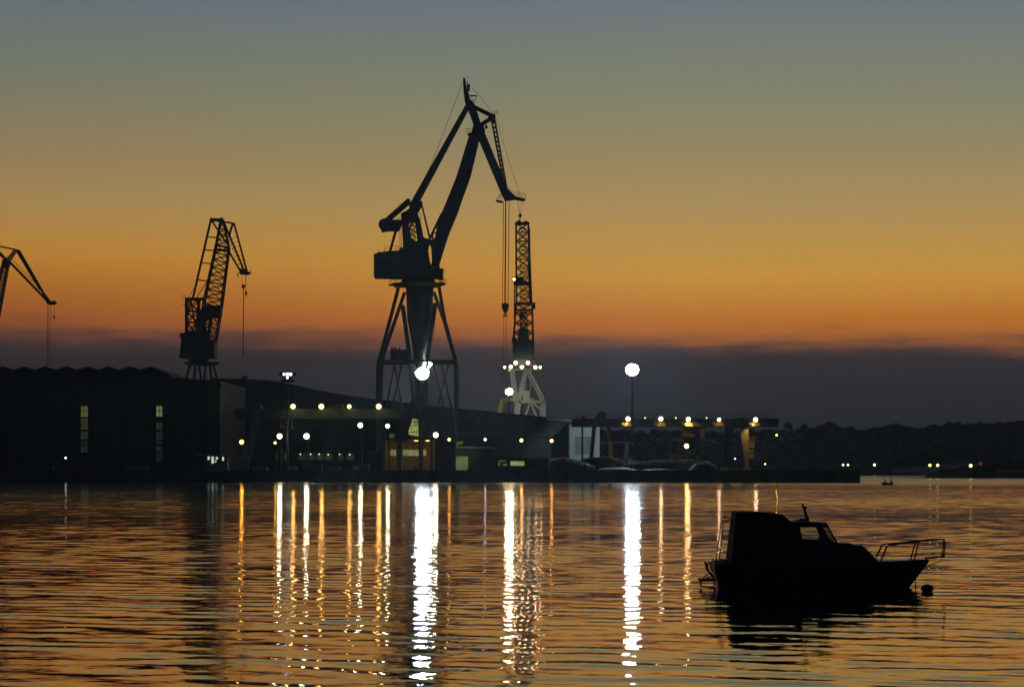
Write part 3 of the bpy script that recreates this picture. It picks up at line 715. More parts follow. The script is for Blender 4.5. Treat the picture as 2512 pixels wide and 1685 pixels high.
    for k in range(8): m.beam(q(1287, 915 + k * 8, -1), q(1291, 919 + k * 8, -1), 0.12)
    m.build('portal_bracing', M_GREEN, root)
    m = MB(); m.box(q(1291, 972, -4.6), (1.9, 1.6, 2.5)); m.box(q(1291, 960.5, -4.6), (2.1, 1.8, 0.2)); m.build('stair_cabin', M_GREEN, root)
    m = MB(); m.box(q(1304, 980, -3), (0.9, 1, 0.8)); m.build('winch', M_YEL, root)
    m = MB(); m.box(q(1296, 996, 2), (3.2, 1, 1.4), 0.7); m.build('cable_drum', M_RUST, root)
lattice_crane()
def yellow_portal():
    D = 790.0
    def q(px, py, dy=0.0): v = P(px, py, D); v.y += dy; return v
    root = thing('portal_frame', Vector((PX(1250, D), D, DECK)), 'small yellow arched portal at the left foot of the pale green crane', 'portal')
    for pts in (((1236, 978), (1229, 992), (1225, 1012), (1220, 1150)), ((1262, 978), (1270, 992), (1274, 1012), (1279, 1150))):
        m = MB()
        for a, b_ in zip(pts[:-1], pts[1:]): m.beam(q(*a), q(*b_), 1.1, 1.5)
        m.build('leg', M_YEL, root)
    m = MB(); m.beam(q(1234, 980), q(1264, 980), 0.9, 1.5); m.build('crossbeam', M_YEL, root)
yellow_portal()

# ------------------------------------------------------------------ left lattice crane
def left_crane():
    D = 730.0
    def q(px, py, dy=0.0): v = P(px, py, D); v.y += dy; return v
    root = thing('lattice_crane', Vector((PX(492, D), D, DECK)), 'dark lattice crane with bent fly jib behind the sawtooth roofed shed', 'crane', 'shipyard cranes')
    m = MB(); m.truss(q(500, 745), q(543, 755), q(531, 600), q(562, 610), 4.5, 3.2, 8, 0.42, 0.2)
    m.truss(q(531, 600), q(562, 610), q(540, 546), q(549, 546), 3.2, 1.6, 4, 0.4, 0.18)
    m.truss(q(511, 835), q(530, 838), q(520, 750), q(543, 755), 4.5, 4.5, 4, 0.35, 0.18)
    m.truss(q(488, 838), q(511, 835), q(500, 745), q(521, 750), 4.5, 4.5, 5, 0.35, 0.18)
    m.beam(q(526, 612), q(561, 616), 0.45, 3.4)
    jb = m.build('jib', M_RUST, root)
    m = MB(); m.box(q(533, 540), (3.0, 2.4, 0.7)); m.cyl(q(520, 540, -1), q(520, 540, 1), 0.5, 12); m.cyl(q(544, 540, -1), q(544, 540, 1), 0.55, 12); m.tube([q(547, 538), q(547, 531)], 0.05, 4)
    m.beam(q(521, 544), q(561, 604), 0.4, 1.5); m.build('jib_head', M_STEEL_D, jb)
    m = MB()
    for sgn in (-1, 1):
        m.beam(q(547, 540, sgn * .8), q(599, 664, sgn * .8), 0.42); m.beam(q(561, 616, sgn * .8), q(590, 666, sgn * .8), 0.4)
        m.beam(q(574, 548, sgn * .8), q(606, 666, sgn * .8), 0.36); m.beam(q(516, 540, sgn * .8), q(574, 548, sgn * .8), 0.3); m.beam(q(571, 549, sgn * .8), q(561, 582, sgn * .8), 0.36)
    for k in range(8):
        u = k / 8; m.beam(q(563 + 27 * u, 596 + 70 * u), q(560 + 38 * min(1, u + .1), 575 + 85 * min(1, u + 0.1)), 0.16)
    for k in range(7):
        u = k / 7; m.beam(q(566 + 31 * u, 586 + 72 * u), q(583 + 22 * u, 580 + 80 * u), 0.09)
    fj = m.build('fly_jib', M_RUST, root)
    m = MB(); m.prism([q(588, 660), q(603, 660), q(607, 667), q(617, 668), q(611, 673), q(608, 675), q(589, 673)], 1.8); m.tube([q(588, 668), q(583, 672), q(584, 680)], 0.14, 5)
    m.tube([q(612, 666), q(616, 661)], 0.08, 4); m.build('jib_tip', M_STEEL_D, fj)
    m = MB()
    for sgn in (-1, 1): m.beam(q(517, 541, sgn), q(473, 733, sgn), 0.3)
    for y1, x1, x2 in ((581, 508, 531), (613, 501, 527), (645, 494, 519), (687, 485, 508)): m.beam(q(x1, y1), q(x2, y1 + 2), 0.22, 1.6)
    m.beam(q(476, 706), q(461, 733), 0.12); m.beam(q(508, 690), q(482, 731), 0.18); m.build('rear_stay', M_RUST, root)
    m = MB(); m.truss(q(458, 820), q(484, 820), q(458, 735), q(488, 735), 4, 4, 3, 0.45, 0.28); m.box(q(479, 734), (4.6, 4.2, 0.6)); m.beam(q(486, 735), q(494, 838), 0.4, 4)
    m.rail([q(451, 735, -2), q(458, 735, -2)], 1.0, 0.05, 0.5); m.beam(q(450, 748), q(472, 748), 0.2, 1.5)
    m.beam(q(468, 735), q(484, 830), 0.4); m.beam(q(470, 735), q(460, 768), 0.3)
    m.build('a_frame', M_RUST, root)
    m = MB(); m.prism([q(500, 752), q(543, 749), q(544, 770), q(542, 780), q(513, 780), q(504, 790), q(508, 838), q(482, 838), q(486, 800), q(485, 772)], 3.6); m.build('operator_cab', M_STEEL_D, root)
    m = MB(); m.prism([q(446, 820), q(484, 812), q(505, 834), q(529, 835), q(530, 879), q(444, 879), q(446, 860), q(449, 836)], 8.0); m.box(q(449, 823, -1), (1.2, 3, 1.0)); hs = m.build('machinery_house', M_STEEL_D, root)
    g = MB()
    for k in range(5): MB().box(q(456 + k * 14, 856, -4.05), (0.8, 0.1, 1.0)).build('house_window', M_GLASSD, hs)
    m = MB(); m.tube([q(487, 879), q(487, 890)], 2.6, 20, 2.6); m.tube([q(495, 896), q(495, 889)], 3.6, 24, 4.9); m.build('slewing_ring', M_STEEL_D, root)
    for x1, x2, dy in ((468, 452, -3), (478, 472, 3), (486, 496, 3), (506, 500, -2), (514, 520, 2), (524, 541, -3)):
        MB().beam(q(x1, 895, dy * .5), q(x2 + (x2 - x1) * 3.5, 1150, dy), 0.55, 0.55).build('leg', M_STEEL_D, root)
    m = MB()
    for x in (594, 602): m.tube([q(x, 673), q(x, 700)], 0.05, 4)
    m.tube([q(597.5, 706), q(596.3, 868)], 0.11, 5); m.tube([q(604, 673), (q(603.5, 714))], 0.04, 4); m.build('hoist_rope', M_ROPE, root)
    m = MB(); m.box(q(597.5, 702.5), (0.9, 0.6, 0.75)); m.tube([q(597.5, 706), q(597.5, 712)], 0.22, 6, 0.08); m.ball(q(596.3, 870), 0.2, 8, 6); m.build('hook_block', M_STEEL_D, root)
    m = MB(); m.ball(q(603.5, 719), 0.3, 8, 6, (1, 1, 1.9)); m.tube([q(603.5, 722), q(603.5, 729)], 0.1, 5); m.build('auxiliary_hook', M_STEEL_D, root)
left_crane()

def edge_crane():
    D = 800.0
    def q(px, py, dy=0.0): v = P(px, py, D); v.y += dy; return v
    root = thing('lattice_crane', Vector((PX(-40, D), D, DECK)), 'crane cut by the left edge, only its drooping fly jib and upper mast in view', 'crane', 'shipyard cranes')
    m = MB(); m.truss(q(-52, 880), q(-24, 880), q(7, 650), q(20, 650), 5, 2.4, 14, 0.42, 0.2); m.prism([q(6, 642), q(16, 632), q(24, 640), q(23, 652), q(16, 657), q(8, 655)], 3); m.build('jib', M_RUST, root)
    m = MB()
    for sgn in (-1, 1):
        m.beam(q(46, 614, sgn), q(107, 720, sgn), 0.42); m.beam(q(40, 614, sgn), q(99, 712, sgn), 0.3)
        m.beam(q(22, 641, sgn), q(118, 740, sgn), 0.5, 0.5); m.beam(q(-60, 592, sgn), q(44, 614, sgn), 0.34)
        m.beam(q(36, 614, sgn), q(18, 636, sgn), 0.28); m.beam(q(41, 614, sgn), q(23, 641, sgn), 0.28)
        m.beam(q(-60, 560, sgn), q(16, 636, sgn), 0.38); m.beam(q(-52, 560, sgn), q(12, 640, sgn), 0.2)
    for k in range(9):
        u = k / 9; m.beam(q(26 + 60 * u, 640 + 62 * u), q(30 + 62 * u, 636 + 60 * u), 0.08); m.beam(q(28 + 60 * u, 634 + 62 * u), q(36 + 60 * u, 642 + 62 * u), 0.08)
    m.beam(q(27, 633), q(92, 700), 0.1)
    fj = m.build('fly_jib', M_RUST, root)
    m = MB(); m.prism([q(101, 712), q(107, 716), q(126, 741), q(133, 737), q(139, 743), (q(136, 747)), q(122, 748), q(116, 745)], 1.8); m.build('jib_tip', M_STEEL_D, fj)
    m = MB()
    for x in (116, 118.5, 124): m.tube([q(x, 745), q(x, 1000 if x < 120 else 960)], 0.055, 4)
    m.tube([q(133, 745), q(132.5, 774)], 0.04, 4); m.build('hoist_rope', M_ROPE, root)
    m = MB(); m.ball(q(132.5, 777), 0.3, 8, 6, (1, 1, 1.1)); m.tube([q(132.5, 780), q(132.5, 785)], 0.1, 5); m.build('auxiliary_hook', M_STEEL_D, root)
    m = MB(); m.prism([q(-90, 880), q(-10, 880), q(-10, 925), q(-90, 925)], 8); m.tube([q(-50, 1150), q(-50, 925)], 4.4, 8, 2.8); m.build('machinery_house', M_STEEL_D, root)
edge_crane()

# ------------------------------------------------------------------ halls
def win_grid(parent, px0, px1, py0, py1, D, e, nx, nz):
    """window: frame with muntins and one lit pane"""
    x0, x1, z0, z1 = PX(px0, D), PX(px1, D), PZ(py1, D), PZ(py0, D)
    m = MB(); t_ = 0.12
    for i in range(nx + 1): x = x0 + (x1 - x0) * i / nx; m.box((x, D - 0.10, (z0 + z1) / 2), (t_, 0.16, z1 - z0 + t_))
    for j in range(nz + 1): z = z0 + (z1 - z0) * j / nz; m.box(((x0 + x1) / 2, D - 0.11, z), (x1 - x0 + t_, 0.12, t_))
    f = m.build('window', M_BLACK, parent)
    MB().box(((x0 + x1) / 2, D - 0.04, (z0 + z1) / 2), (x1 - x0, 0.06, z1 - z0)).build('pane', e, f)
    return f
def gable_hall(name, label, D, depth, wallpts, over=0.8, wall=M_WALL, roof=M_ROOF):
    """front outline [(px,py)] of the eaves/ridge line left to right"""
    xs = [PX(a, D) for a, b in wallpts]; zs = [PZ(b, D) for a, b in wallpts]
    root = thing(name, Vector((sum(xs) / len(xs), D, DECK)), label, 'hall', 'large shipyard halls')
    m = MB(); pts = [Vector((xs[0], D + depth / 2, DECK - 0.1))] + [Vector((x, D + depth / 2, z - 0.25)) for x, z in zip(xs, zs)] + [Vector((xs[-1], D + depth / 2, DECK - 0.1))]
    m.prism(pts, depth)
    # vertical ribs of the sheet wall
    k = xs[0] + 2
    while k < xs[-1] - 1:
        z = np.interp(k, xs, zs) - 0.7; m.box((k, D - 0.06, (z + DECK) / 2), (0.22, 0.12, z - DECK)); k += 3.1
    w = m.build('wall', wall, root)
    m = MB()
    for i in range(len(xs) - 1):
        m.prism([Vector((xs[i], D + depth / 2, zs[i] - 0.24)), Vector((xs[i], D + depth / 2, zs[i] + 0.1)), Vector((xs[i + 1], D + depth / 2, zs[i + 1] + 0.1)), Vector((xs[i + 1], D + depth / 2, zs[i + 1] - 0.24))], depth + over * 2)
    m.build('roof', roof, root)
    return root
hA = gable_hall('assembly_hall', 'huge black front hall at the left with two tall strips of lit windows', 645, 60,
                [(-260, 950), (-20, 956), (190, 930), (310, 950), (420, 928), (470, 930), (541, 936)])
EW = [emit('window_yellow', (0.50, 0.46, 0.08), 0.26, 0.5, 0.4), emit('window_olive', (0.36, 0.38, 0.14), 0.12, 0.5, 0.5), emit('window_grey', (0.28, 0.33, 0.22), 0.08, 0.5, 0.5),
      emit('window_faint', (0.25, 0.30, 0.20), 0.04, 0.5, 0.5), emit('window_bright_olive', (0.46, 0.52, 0.24), 0.30, 0.2, 0.3)]
for px0, px1, rows in ((196, 216, ((996, 1023, 0), (1026, 1054, 1), (1058, 1077, 2), (1080, 1093, 3), (1094, 1110, 2))), (383, 401, ((995, 1022, 4), (1036, 1055, 2), (1059, 1078, 2), (1079, 1090, 3), (1095, 1105, 2), (1107, 1132, 3)))):
    for a, b_, e in rows: win_grid(hA, px0, px1, a, b_, 645 - 0.0, EW[e], 2, 2 if b_ - a > 15 else 1)
m = MB(); m.tube([(PX(541, 644.6), 644.6, PZ(955, 644.6)), (PX(541, 644.6), 644.6, DECK)], 0.14, 6); m.build('downpipe', mat('pale_pipe', (0.4, 0.4, 0.42), 0.5), hA)
# sawtooth roofed shed
def sawtooth():
    D = 712; S = D / FPX
    root = thing('sawtooth_shed', Vector((PX(200, D), D, DECK)), 'long shed with a zigzag roofline behind the black front hall', 'shed', 'large shipyard halls')
    pk = [-190 + i * 50 for i in range(12)] + [403]
    pk = [402 - 50 * i for i in range(12)][::-1]
    pts = [(pk[0] - 25, 916)]
    for p in pk[:-1]: pts += [(p, 907), (p + 25, 916)]
    pts += [(pk[-1], 907), (447, 927)]
    m = MB(); m.prism([P(pts[0][0], 1150, D)] + [P(a, b_ + 1.5, D) for a, b_ in pts] + [P(447, 1150, D)], 50); m.build('wall', M_WALL, root)
    for (a, b_), (c, d) in zip(pts[:-1], pts[1:]):
        mm = MB().prism([P(a, b_ + 1.4, D), P(a, b_, D), P(c, d, D), P(c, d + 1.4, D)], 52); mm.build('roof_slope', M_ROOF, root)
sawtooth()
hB = gable_hall('assembly_hall', 'broad dark hall whose curved low roof slopes down behind the gantry lamps', 752, 70,
                [(520, 928), (640, 932), (692, 938), (800, 962), (860, 972), (960, 984), (1010, 990), (1120, 1004)])
m = MB(); m.box((PX(604, 760), 756, PZ(930, 756)), (1.4, 2, 1.6)); m.box((PX(604, 760), 756, PZ(926, 756) + 0.2), (1.7, 2.3, 0.15)); m.build('roof_vent', M_ROOF, hB)
hC = gable_hall('assembly_hall', 'wide grey hall in the centre with triangular bracing under its sloping eave', 705, 55,
                [(1000, 990), (1112, 1002), (1250, 1015), (1424, 1031)], wall=M_WALL2)
m = MB()
for k in range(12):
    x0 = 1112 + k * 24; 
    if x0 > 1380: break
    y = np.interp(x0, [1112, 1424], [1004, 1032])
    m.beam(P(x0, y + 2, 704.6), P(x0 + 12, y + 26, 704.6), 0.5, 0.3); m.beam(P(x0 + 12, y + 26, 704.6), P(x0 + 24, y + 4, 704.6), 0.5, 0.3)
m.beam(P(1060, 1066, 704.3), P(1396, 1066, 704.3), 1.2, 0.8)
m.build('eave_truss', M_STEEL_D, hC)
m = MB(); m.beam(P(1340, 1027.5, 703.6), P(1425, 1033, 703.6), 0.5, 0.3); m.build('eave_gutter', M_PALE, hC)
hD = thing('annex', Vector((PX(1432, 690), 690, DECK)), 'pale green annex with a darker square door right of the wide hall', 'annex building')
m = MB(); m.prism([P(1395, 1150, 700), P(1395, 1041, 700), P(1425, 1036, 700), P(1468, 1042, 700), P(1468, 1150, 700)], 20); m.build('wall', M_PALE, hD)
m = MB(); m.prism([P(1391, 1043, 699.8), P(1391, 1040, 699.8), P(1425, 1034.5, 699.8), P(1472, 1041, 699.8), P(1472, 1043, 699.8), P(1425, 1036.4, 699.8)], 21.5); m.build('roof', M_ROOF, hD)
m = MB(); m.box((PX(1433, 689.8), 689.85, (PZ(1071, 689.8) + PZ(1113, 689.8)) / 2), (PX(1455, 689.8) - PX(1411, 689.8), 0.2, PZ(1071, 689.8) - PZ(1113, 689.8))); m.build('door', mat('grey_green_door', (0.26, 0.32, 0.28), 0.6), hD)

# lit ochre building
E_AMB = emit('ochre_interior_glow', (0.62, 0.25, 0.02), 0.42, 0.35, 0.25)
def ochre():
    D = 655
    root = thing('workshop', Vector((PX(1000, D), D, DECK)), 'ochre lit open fronted workshop with a pale green window band behind the small crane', 'workshop')
    m = MB()
    m.box((PX(1000, D), D + 8.2, (DECK + PZ(1078, D)) / 2), (PX(1062, D) - PX(943, D), 0.4, PZ(1078, D) - DECK)); 
    m.box((PX(943, D), D + 4, (DECK + PZ(1078, D)) / 2), (0.4, 8, PZ(1078, D) - DECK)); m.box((PX(1062, D), D + 4, (DECK + PZ(1078, D)) / 2), (0.4, 8, PZ(1078, D) - DECK))
    m.build('wall', M_AMBERW, root)
    m = MB(); m.box((PX(1002, D), D + 4, PZ(1078, D) + 0.15), (PX(1066, D) - PX(939, D), 10, 0.35)); m.build('roof', M_ROOF, root)
    for a, b_ in ((957, 974), (986, 1028), (1033, 1046)):
        x0, x1 = PX(a, D + 7.9), PX(b_, D + 7.9); z0, z1 = PZ(1118, D + 8), PZ(1103, D + 8)
        f = MB()
        f.box(((x0 + x1) / 2, D + 7.92, z1 + 0.05), (x1 - x0 + .2, 0.16, 0.14)); f.box(((x0 + x1) / 2, D + 7.92, z0 - 0.05), (x1 - x0 + .2, 0.16, 0.14)); n = max(1, int((x1 - x0) / 1.3))
        for i in range(n + 1): f.box((x0 + (x1 - x0) * i / n, D + 7.9, (z0 + z1) / 2), (0.08, 0.14, z1 - z0))
        fo = f.build('window', M_GREEN, root)
        MB().box(((x0 + x1) / 2, D + 7.96, (z0 + z1) / 2), (x1 - x0, 0.05, z1 - z0)).build('pane', emit('green_window_band', (0.26, 0.30, 0.10), 0.75, 0.4, 0.6), fo)
    for px in (944, 1029, 1057):
        MB().box((PX(px, D), D - 0.3, (DECK + PZ(1078, D)) / 2), (0.35, 0.35, PZ(1078, D) - DECK)).build('column', M_STEEL, root)
    for px in (962, 990, 1020, 1048):
        lp = MB().box((PX(px, D), D + 3, PZ(1078, D) - 0.15), (0.9, 0.4, 0.15)).build('ceiling_lamp', M_HOUSING, root)
        MB().box((PX(px, D), D + 3, PZ(1078, D) - 0.26), (0.8, 0.3, 0.06)).build('lens', emit('ceiling_amber', (1.0, 0.52, 0.10), 17), lp)
    m = MB(); m.box((PX(947, D - 2), D - 2, DECK + 1.2), (0.9, 0.9, 0.12)); m.box((PX(944, D - 2), D - 2, DECK + 0.6), (0.1, 0.8, 1.2)); m.box((PX(950.5, D - 2), D - 2, DECK + 0.6), (0.1, 0.8, 1.2))
    o = m.build('work_table', M_YEL); tag(o, 'small yellow steel stand at the left corner of the ochre workshop', 'stand')
ochre()
def glass_cabin():
    D = 668
    root = thing('control_tower', Vector((PX(1014, D), D, DECK)), 'lit yellow green glazed upper storey seen right of the small crane cab', 'control room')
    m = MB(); m.prism([P(995, 1150, D + 1), P(995, 1072, D + 1), P(1030, 1072, D + 1), P(1030, 1150, D + 1)], 1.5); m.build('wall', M_WALL, root)
    x0, x1 = PX(1003, D), PX(1028, D)
    m = MB(); m.prism([P(1002, 1070, D), P(1002, 1044, D), P(1010, 1028, D), P(1029, 1026, D), P(1029, 1070, D)], 0.3); pn = m.build('glazing', emit('tower_glow', (0.52, 0.58, 0.15), 0.75, 0.55, 1.2), root)
    m = MB()
    for y in (1044, 1060): m.beam(P(1001, y, D - .3), P(1030, y - 1, D - .3), 0.14, 0.12)
    m.beam(P(1012, 1036, D - .3), P(1030, 1034, D - .3), 0.25, 0.12)
    for x in (1009, 1016, 1023): m.beam(P(x, 1070, D - .3), P(x, 1030 if x > 1010 else 1044, D - .3), 0.09, 0.1)
    m.build('glazing_bar', M_BLACK, root)
    m = MB(); m.prism([P(996, 1073, D), P(996, 1068.5, D), P(1031, 1071, D), P(1031, 1075, D)], 3); m.build('balcony', M_STEEL_D, root)
glass_cabin()
# small jib crane in front
def small_crane():
    D = 622.0
    def q(px, py, dy=0.0): v = P(px, py, D); v.y += dy; return v
    root = thing('pedestal_crane', Vector((PX(981, D), D, DECK)), 'small dark pedestal crane with a slanting boom in front of the ochre workshop', 'crane', 'shipyard cranes')
    m = MB(); m.tube([q(980, 1158), q(980, 1135), q(980, 1083)], 0.60, 14, 0.78); m.build('pedestal', M_STEEL, root)
    m = MB(); m.tube([q(980, 1083), q(980, 1078)], 2.0, 20, 2.4); m.rail([q(957, 1079, -1), q(1012, 1078, -1)], 0.9, 0.04, 1.2); m.box(q(1003, 1079), (1.8, 1.6, 0.15)); m.build('walkway', M_STEEL_D, root)
    m = MB(); m.prism([q(974, 1077), q(975, 1056), q(980, 1046), q(1000, 1044), q(1003, 1066), q(1030, 1072), q(1030, 1075), q(1003, 1077)], 2.6); m.box(q(962, 1069, -.5), (1.5, 1.6, 1.2)); cb = m.build('cab', M_STEEL_D, root)
    MB().box(q(962, 1069, -1.35), (1.1, 0.06, 0.8)).build('cab_window', emit('cab_dim', (0.35, 0.35, 0.1), 0.15), cb)
    m = MB(); m.beam(q(983, 1056), q(1009, 990), 1.2, 1.1, 0.9); m.beam(q(996, 1056), q(1023, 985), 1.1, 1.0, 0.9); m.box(q(1015, 988), (1.6, 1.6, 0.9)); m.build('boom', M_STEEL, root)
small_crane()

# long gantry crane left/middle
def gantry_left():
    D = 660.0
    def q(px, py, dy=0.0): v = P(px, py, D); v.y += dy; return v
    root = thing('gantry_crane', Vector((PX(850, D), D, DECK)), 'long dim olive gantry crane girder carrying a row of four orange lamps', 'gantry crane', 'gantry cranes')
    for dy in (-2.2, 2.2):
        m = MB(); m.box((q(845, 1015).x, D + dy, q(845, 1015).z), (PX(1112, D) - PX(578, D), 1.1, 2.25))
        k = 590
        while k < 1105: m.box((PX(k, D), D + dy - 0.57, q(845, 1015).z), (0.1, 0.05, 2.1)); k += 13
        m.build('girder', M_OLIVE, root)
    m = MB(); m.rail([q(600, 1003, -2.9), q(1110, 1003, -2.9)], 1.1, 0.04, 2.5); m.build('handrail', M_STEEL_D, root)
    for dy in (-2.2, 2.2):
        MB().beam(q(636, 1000, dy), q(600, 1152, dy * 2), 1.5, 1.2, 0.8).build('leg', M_STEEL, root)
        MB().beam(q(1033, 1026, dy), q(1035, 1152, dy * 2), 1.4, 1.2, 0.7).build('leg', M_STEEL, root)
    m = MB(); m.prism([q(604, 1003), q(612, 992), q(628, 989), q(640, 993), q(645, 1003)], 4.5); m.build('end_housing', M_STEEL_D, root)
    m = MB(); m.box(q(832, 998, 0), (2.2, 2.6, 1.2)); m.box(q(812, 1002, 0), (2.8, 2.0, 0.5)); m.build('trolley', M_OLIVE, root)
    for x, r in ((722, .6), (791, .64), (859, .5), (931, .64)):
        lp = MB().box(q(x, 990.5, -3.4), (1.0, 0.8, 0.2)); lp.tube([q(x, 990, -3.2), q(x, 1004, -2.8)], 0.08, 5); lo = lp.build('lamp', M_HOUSING, root)
        lens_ball('lens', q(x, 998, -3.7), r * 1.05, E_ORANGE, lo)
    m = MB()
    for x, y0, y1 in ((688, 1026, 1046), (703, 1018, 1040), (715, 1028, 1050)): m.tube([q(x, y0), q(x + 1, y1)], 0.22, 6); 
    m.box(q(718, 1050), (0.7, 0.6, 0.5)); m.box(q(692, 1048), (0.9, 0.6, 0.4)); m.build('lifting_gear', M_YEL, root)
gantry_left()

# right gantry with yellow tapered leg
def gantry_right():
    D = 655.0
    def q(px, py, dy=0.0): v = P(px, py, D); v.y += dy; return v
    root = thing('gantry_crane', Vector((PX(1650, D), D, DECK)), 'right hand gantry crane with five lamps along its girder and a tapered yellow leg', 'gantry crane', 'gantry cranes')
    for dy in (-2.2, 2.2):
        MB().box((PX(1655, D), D + dy, q(0, 1037).z), (PX(1908, D) - PX(1402, D), 1.0, 1.9)).build('girder', M_STEEL_D, root)
    m = MB(); m.rail([q(1410, 1028, -2.8), q(1905, 1028, -2.8)], 1.1, 0.04, 2.2); m.build('handrail', M_STEEL_D, root)
    m = MB(); m.prism([q(1455, 1028), q(1462, 1018), q(1468, 1011), q(1478, 1009), q(1487, 1013), q(1488, 1028)], 4); m.prism([q(1422, 1028), q(1430, 1020), q(1438, 1028)], 3); m.build('machinery_house', M_STEEL_D, root)
    m = MB(); m.prism([q(1408, 1028), q(1410, 1046), q(1490, 1047), q(1492, 1028)], 5.6); m.build('end_carriage', M_STEEL_D, root)
    for a, b_, dy, mt, w in (((1457, 1046), (1447, 1150), -2.2, M_STEEL_D, 0.9), ((1494, 1047), (1502, 1150), 2.2, M_YEL, 0.85), ((1429, 1046), (1429, 1150), 2.4, M_STEEL_D, 0.4)):
        MB().beam(q(a[0], a[1], dy), q(b_[0], b_[1], dy), w, 0.8).build('leg', mt, root)
    m = MB(); m.prism([q(1812, 1050, -2.2), q(1834, 1050, -2.2), q(1834, 1120, -2.2), q(1833, 1150, -2.2), q(1828, 1150, -2.2), q(1822, 1110, -2.2)], 1.2); m.build('leg', M_YEL, root)
    for x1, x2 in ((1786, 1776), (1798, 1783)): MB().beam(q(x1, 1036, 2.2), q(x2, 1150, 3), 1.0, 0.9, 0.45).build('leg', M_STEEL_D, root)
    m = MB(); m.box(q(1829, 1151, -2), (1.4, 2, 1.0)); m.box(q(1778, 1151, 2), (1.6, 2, 0.9)); m.build('bogie', M_YEL, root)
    m = MB(); m.prism([q(1788, 1028), q(1790, 1052), q(1834, 1050), q(1836, 1034), q(1820, 1024)], 5.8); m.build('end_carriage', M_STEEL_D, root)
    m = MB(); m.box(q(1843, 1087, -1), (1.2, 1.8, 2.2)); m.box(q(1843, 1073, -1), (3.0, 2.4, 0.2)); m.box(q(1841, 1105, -1), (1.6, 2, 0.4)); m.box(q(1842, 1114, -1), (1.1, 1.6, 1.8)); m.build('stair_cabin', M_YEL, root)
    m = MB(); m.box(q(1683, 1058, -1), (1.6, 2.4, 2.2)); m.box(q(1690, 1068, -1), (2.6, 2.2, 0.8)); m.box(q(1722, 1061, -1), (1.0, 1.8, 2.4)); m.box(q(1702, 1054), (5.2, 3, 1.2)); m.build('trolley', M_YEL, root)
    m = MB()
    for dx in (-3, 3): m.tube([q(1690 + dx, 1068), q(1692 + dx * .4, 1110)], 0.05, 4)
    m.ball(q(1692, 1113), 0.35, 8, 6); m.build('hoist_rope', M_ROPE, root)
    for x, y, r in ((1539, 1028, .58), (1619, 1028, .56), (1686, 1029, .56), (1761, 1030, .46), (1850, 1030, .56)):
        b_ = MB(); b_.prism([q(x - 10, 1046, -3.3), q(x - 6, 1037, -3.3), q(x + 8, 1037, -3.3), q(x + 13, 1046, -3.3)], 1.1); b_.box(q(x - 13, 1040, -3.3), (0.5, 0.5, 0.35)); b_.build('walkway_box', M_YEL, root)
        lp = MB().tube([q(x, 1035, -3.2), q(x, 1024, -3.0)], 0.07, 5); lp.box(q(x, 1021.5, -3.3), (0.9, 0.7, 0.16)); lo = lp.build('lamp', M_HOUSING, root)
        lens_ball('lens', q(x, y, -3.6), r * 1.05, E_PINK if x != 1761 else E_PINK, lo)
    for x in (1581, 1656, 1731):
        lo = MB().box(q(x, 1022.6, -3.0), (0.4, 0.4, 0.1)).tube([q(x, 1024, -2.9), q(x, 1034, -2.8)], 0.05, 4).build('lamp', M_HOUSING, root); lens_ball('lens', q(x, 1025.6, -3.1), 0.18, emit('dim_yellow_lens', (1, .9, .3), 1.2), lo)
    m = MB(); m.beam(q(1905, 1028), q(1905, 1050), 0.25, 3); m.build('buffer', M_STEEL_D, root)
gantry_right()
street_lamp(1684, 1094, 640, E_ORANGE, 'bright orange lamp low under the hoist of the right gantry crane', r=0.62, arm=0.3)

# ------------------------------------------------------------------ yard buildings and clutter
E_KIOSK = emit('kiosk_white', (0.62, 0.78, 0.60), 0.9, 0.2, 0.8)
def kiosk():
    D = 624
    root = thing('gatehouse', Vector((PX(535, D), D, DECK)), 'low pale green gatehouse with lit windows at the foot of the black hall', 'kiosk')
    m = MB(); m.prism([P(504, 1156, D + 2), P(504, 1118, D + 2), P(560, 1116, D + 2), P(560, 1156, D + 2)], 4); m.build('wall', mat('kiosk_green', (0.16, 0.22, 0.13), 0.7), root)
    m = MB(); m.prism([P(484, 1116.5, D + 2), P(486, 1112, D + 2), P(568, 1117, D + 2), P(566, 1120, D + 2)], 5.4); m.build('roof', M_OLIVE, root)
    for a, b_, c, d in ((509, 515, 1119, 1128), (518.5, 525, 1119, 1137), (529, 535, 1120, 1127), (527, 531, 1129, 1134), (544.5, 550, 1120, 1130)):
        f = MB(); x0, x1, z0, z1 = PX(a, D), PX(b_, D), PZ(d, D), PZ(c, D)
        f.box(((x0 + x1) / 2, D - .05, z1), (x1 - x0 + .1, .12, .06)); f.box(((x0 + x1) / 2, D - .05, z0), (x1 - x0 + .1, .12, .06)); f.box((x0, D - .05, (z0 + z1) / 2), (.06, .12, z1 - z0)); f.box((x1, D - .05, (z0 + z1) / 2), (.06, .12, z1 - z0))
        fo = f.build('window', M_GREEN, root); MB().box(((x0 + x1) / 2, D - .02, (z0 + z1) / 2), (x1 - x0, .05, z1 - z0)).build('pane', E_KIOSK, fo)
kiosk()
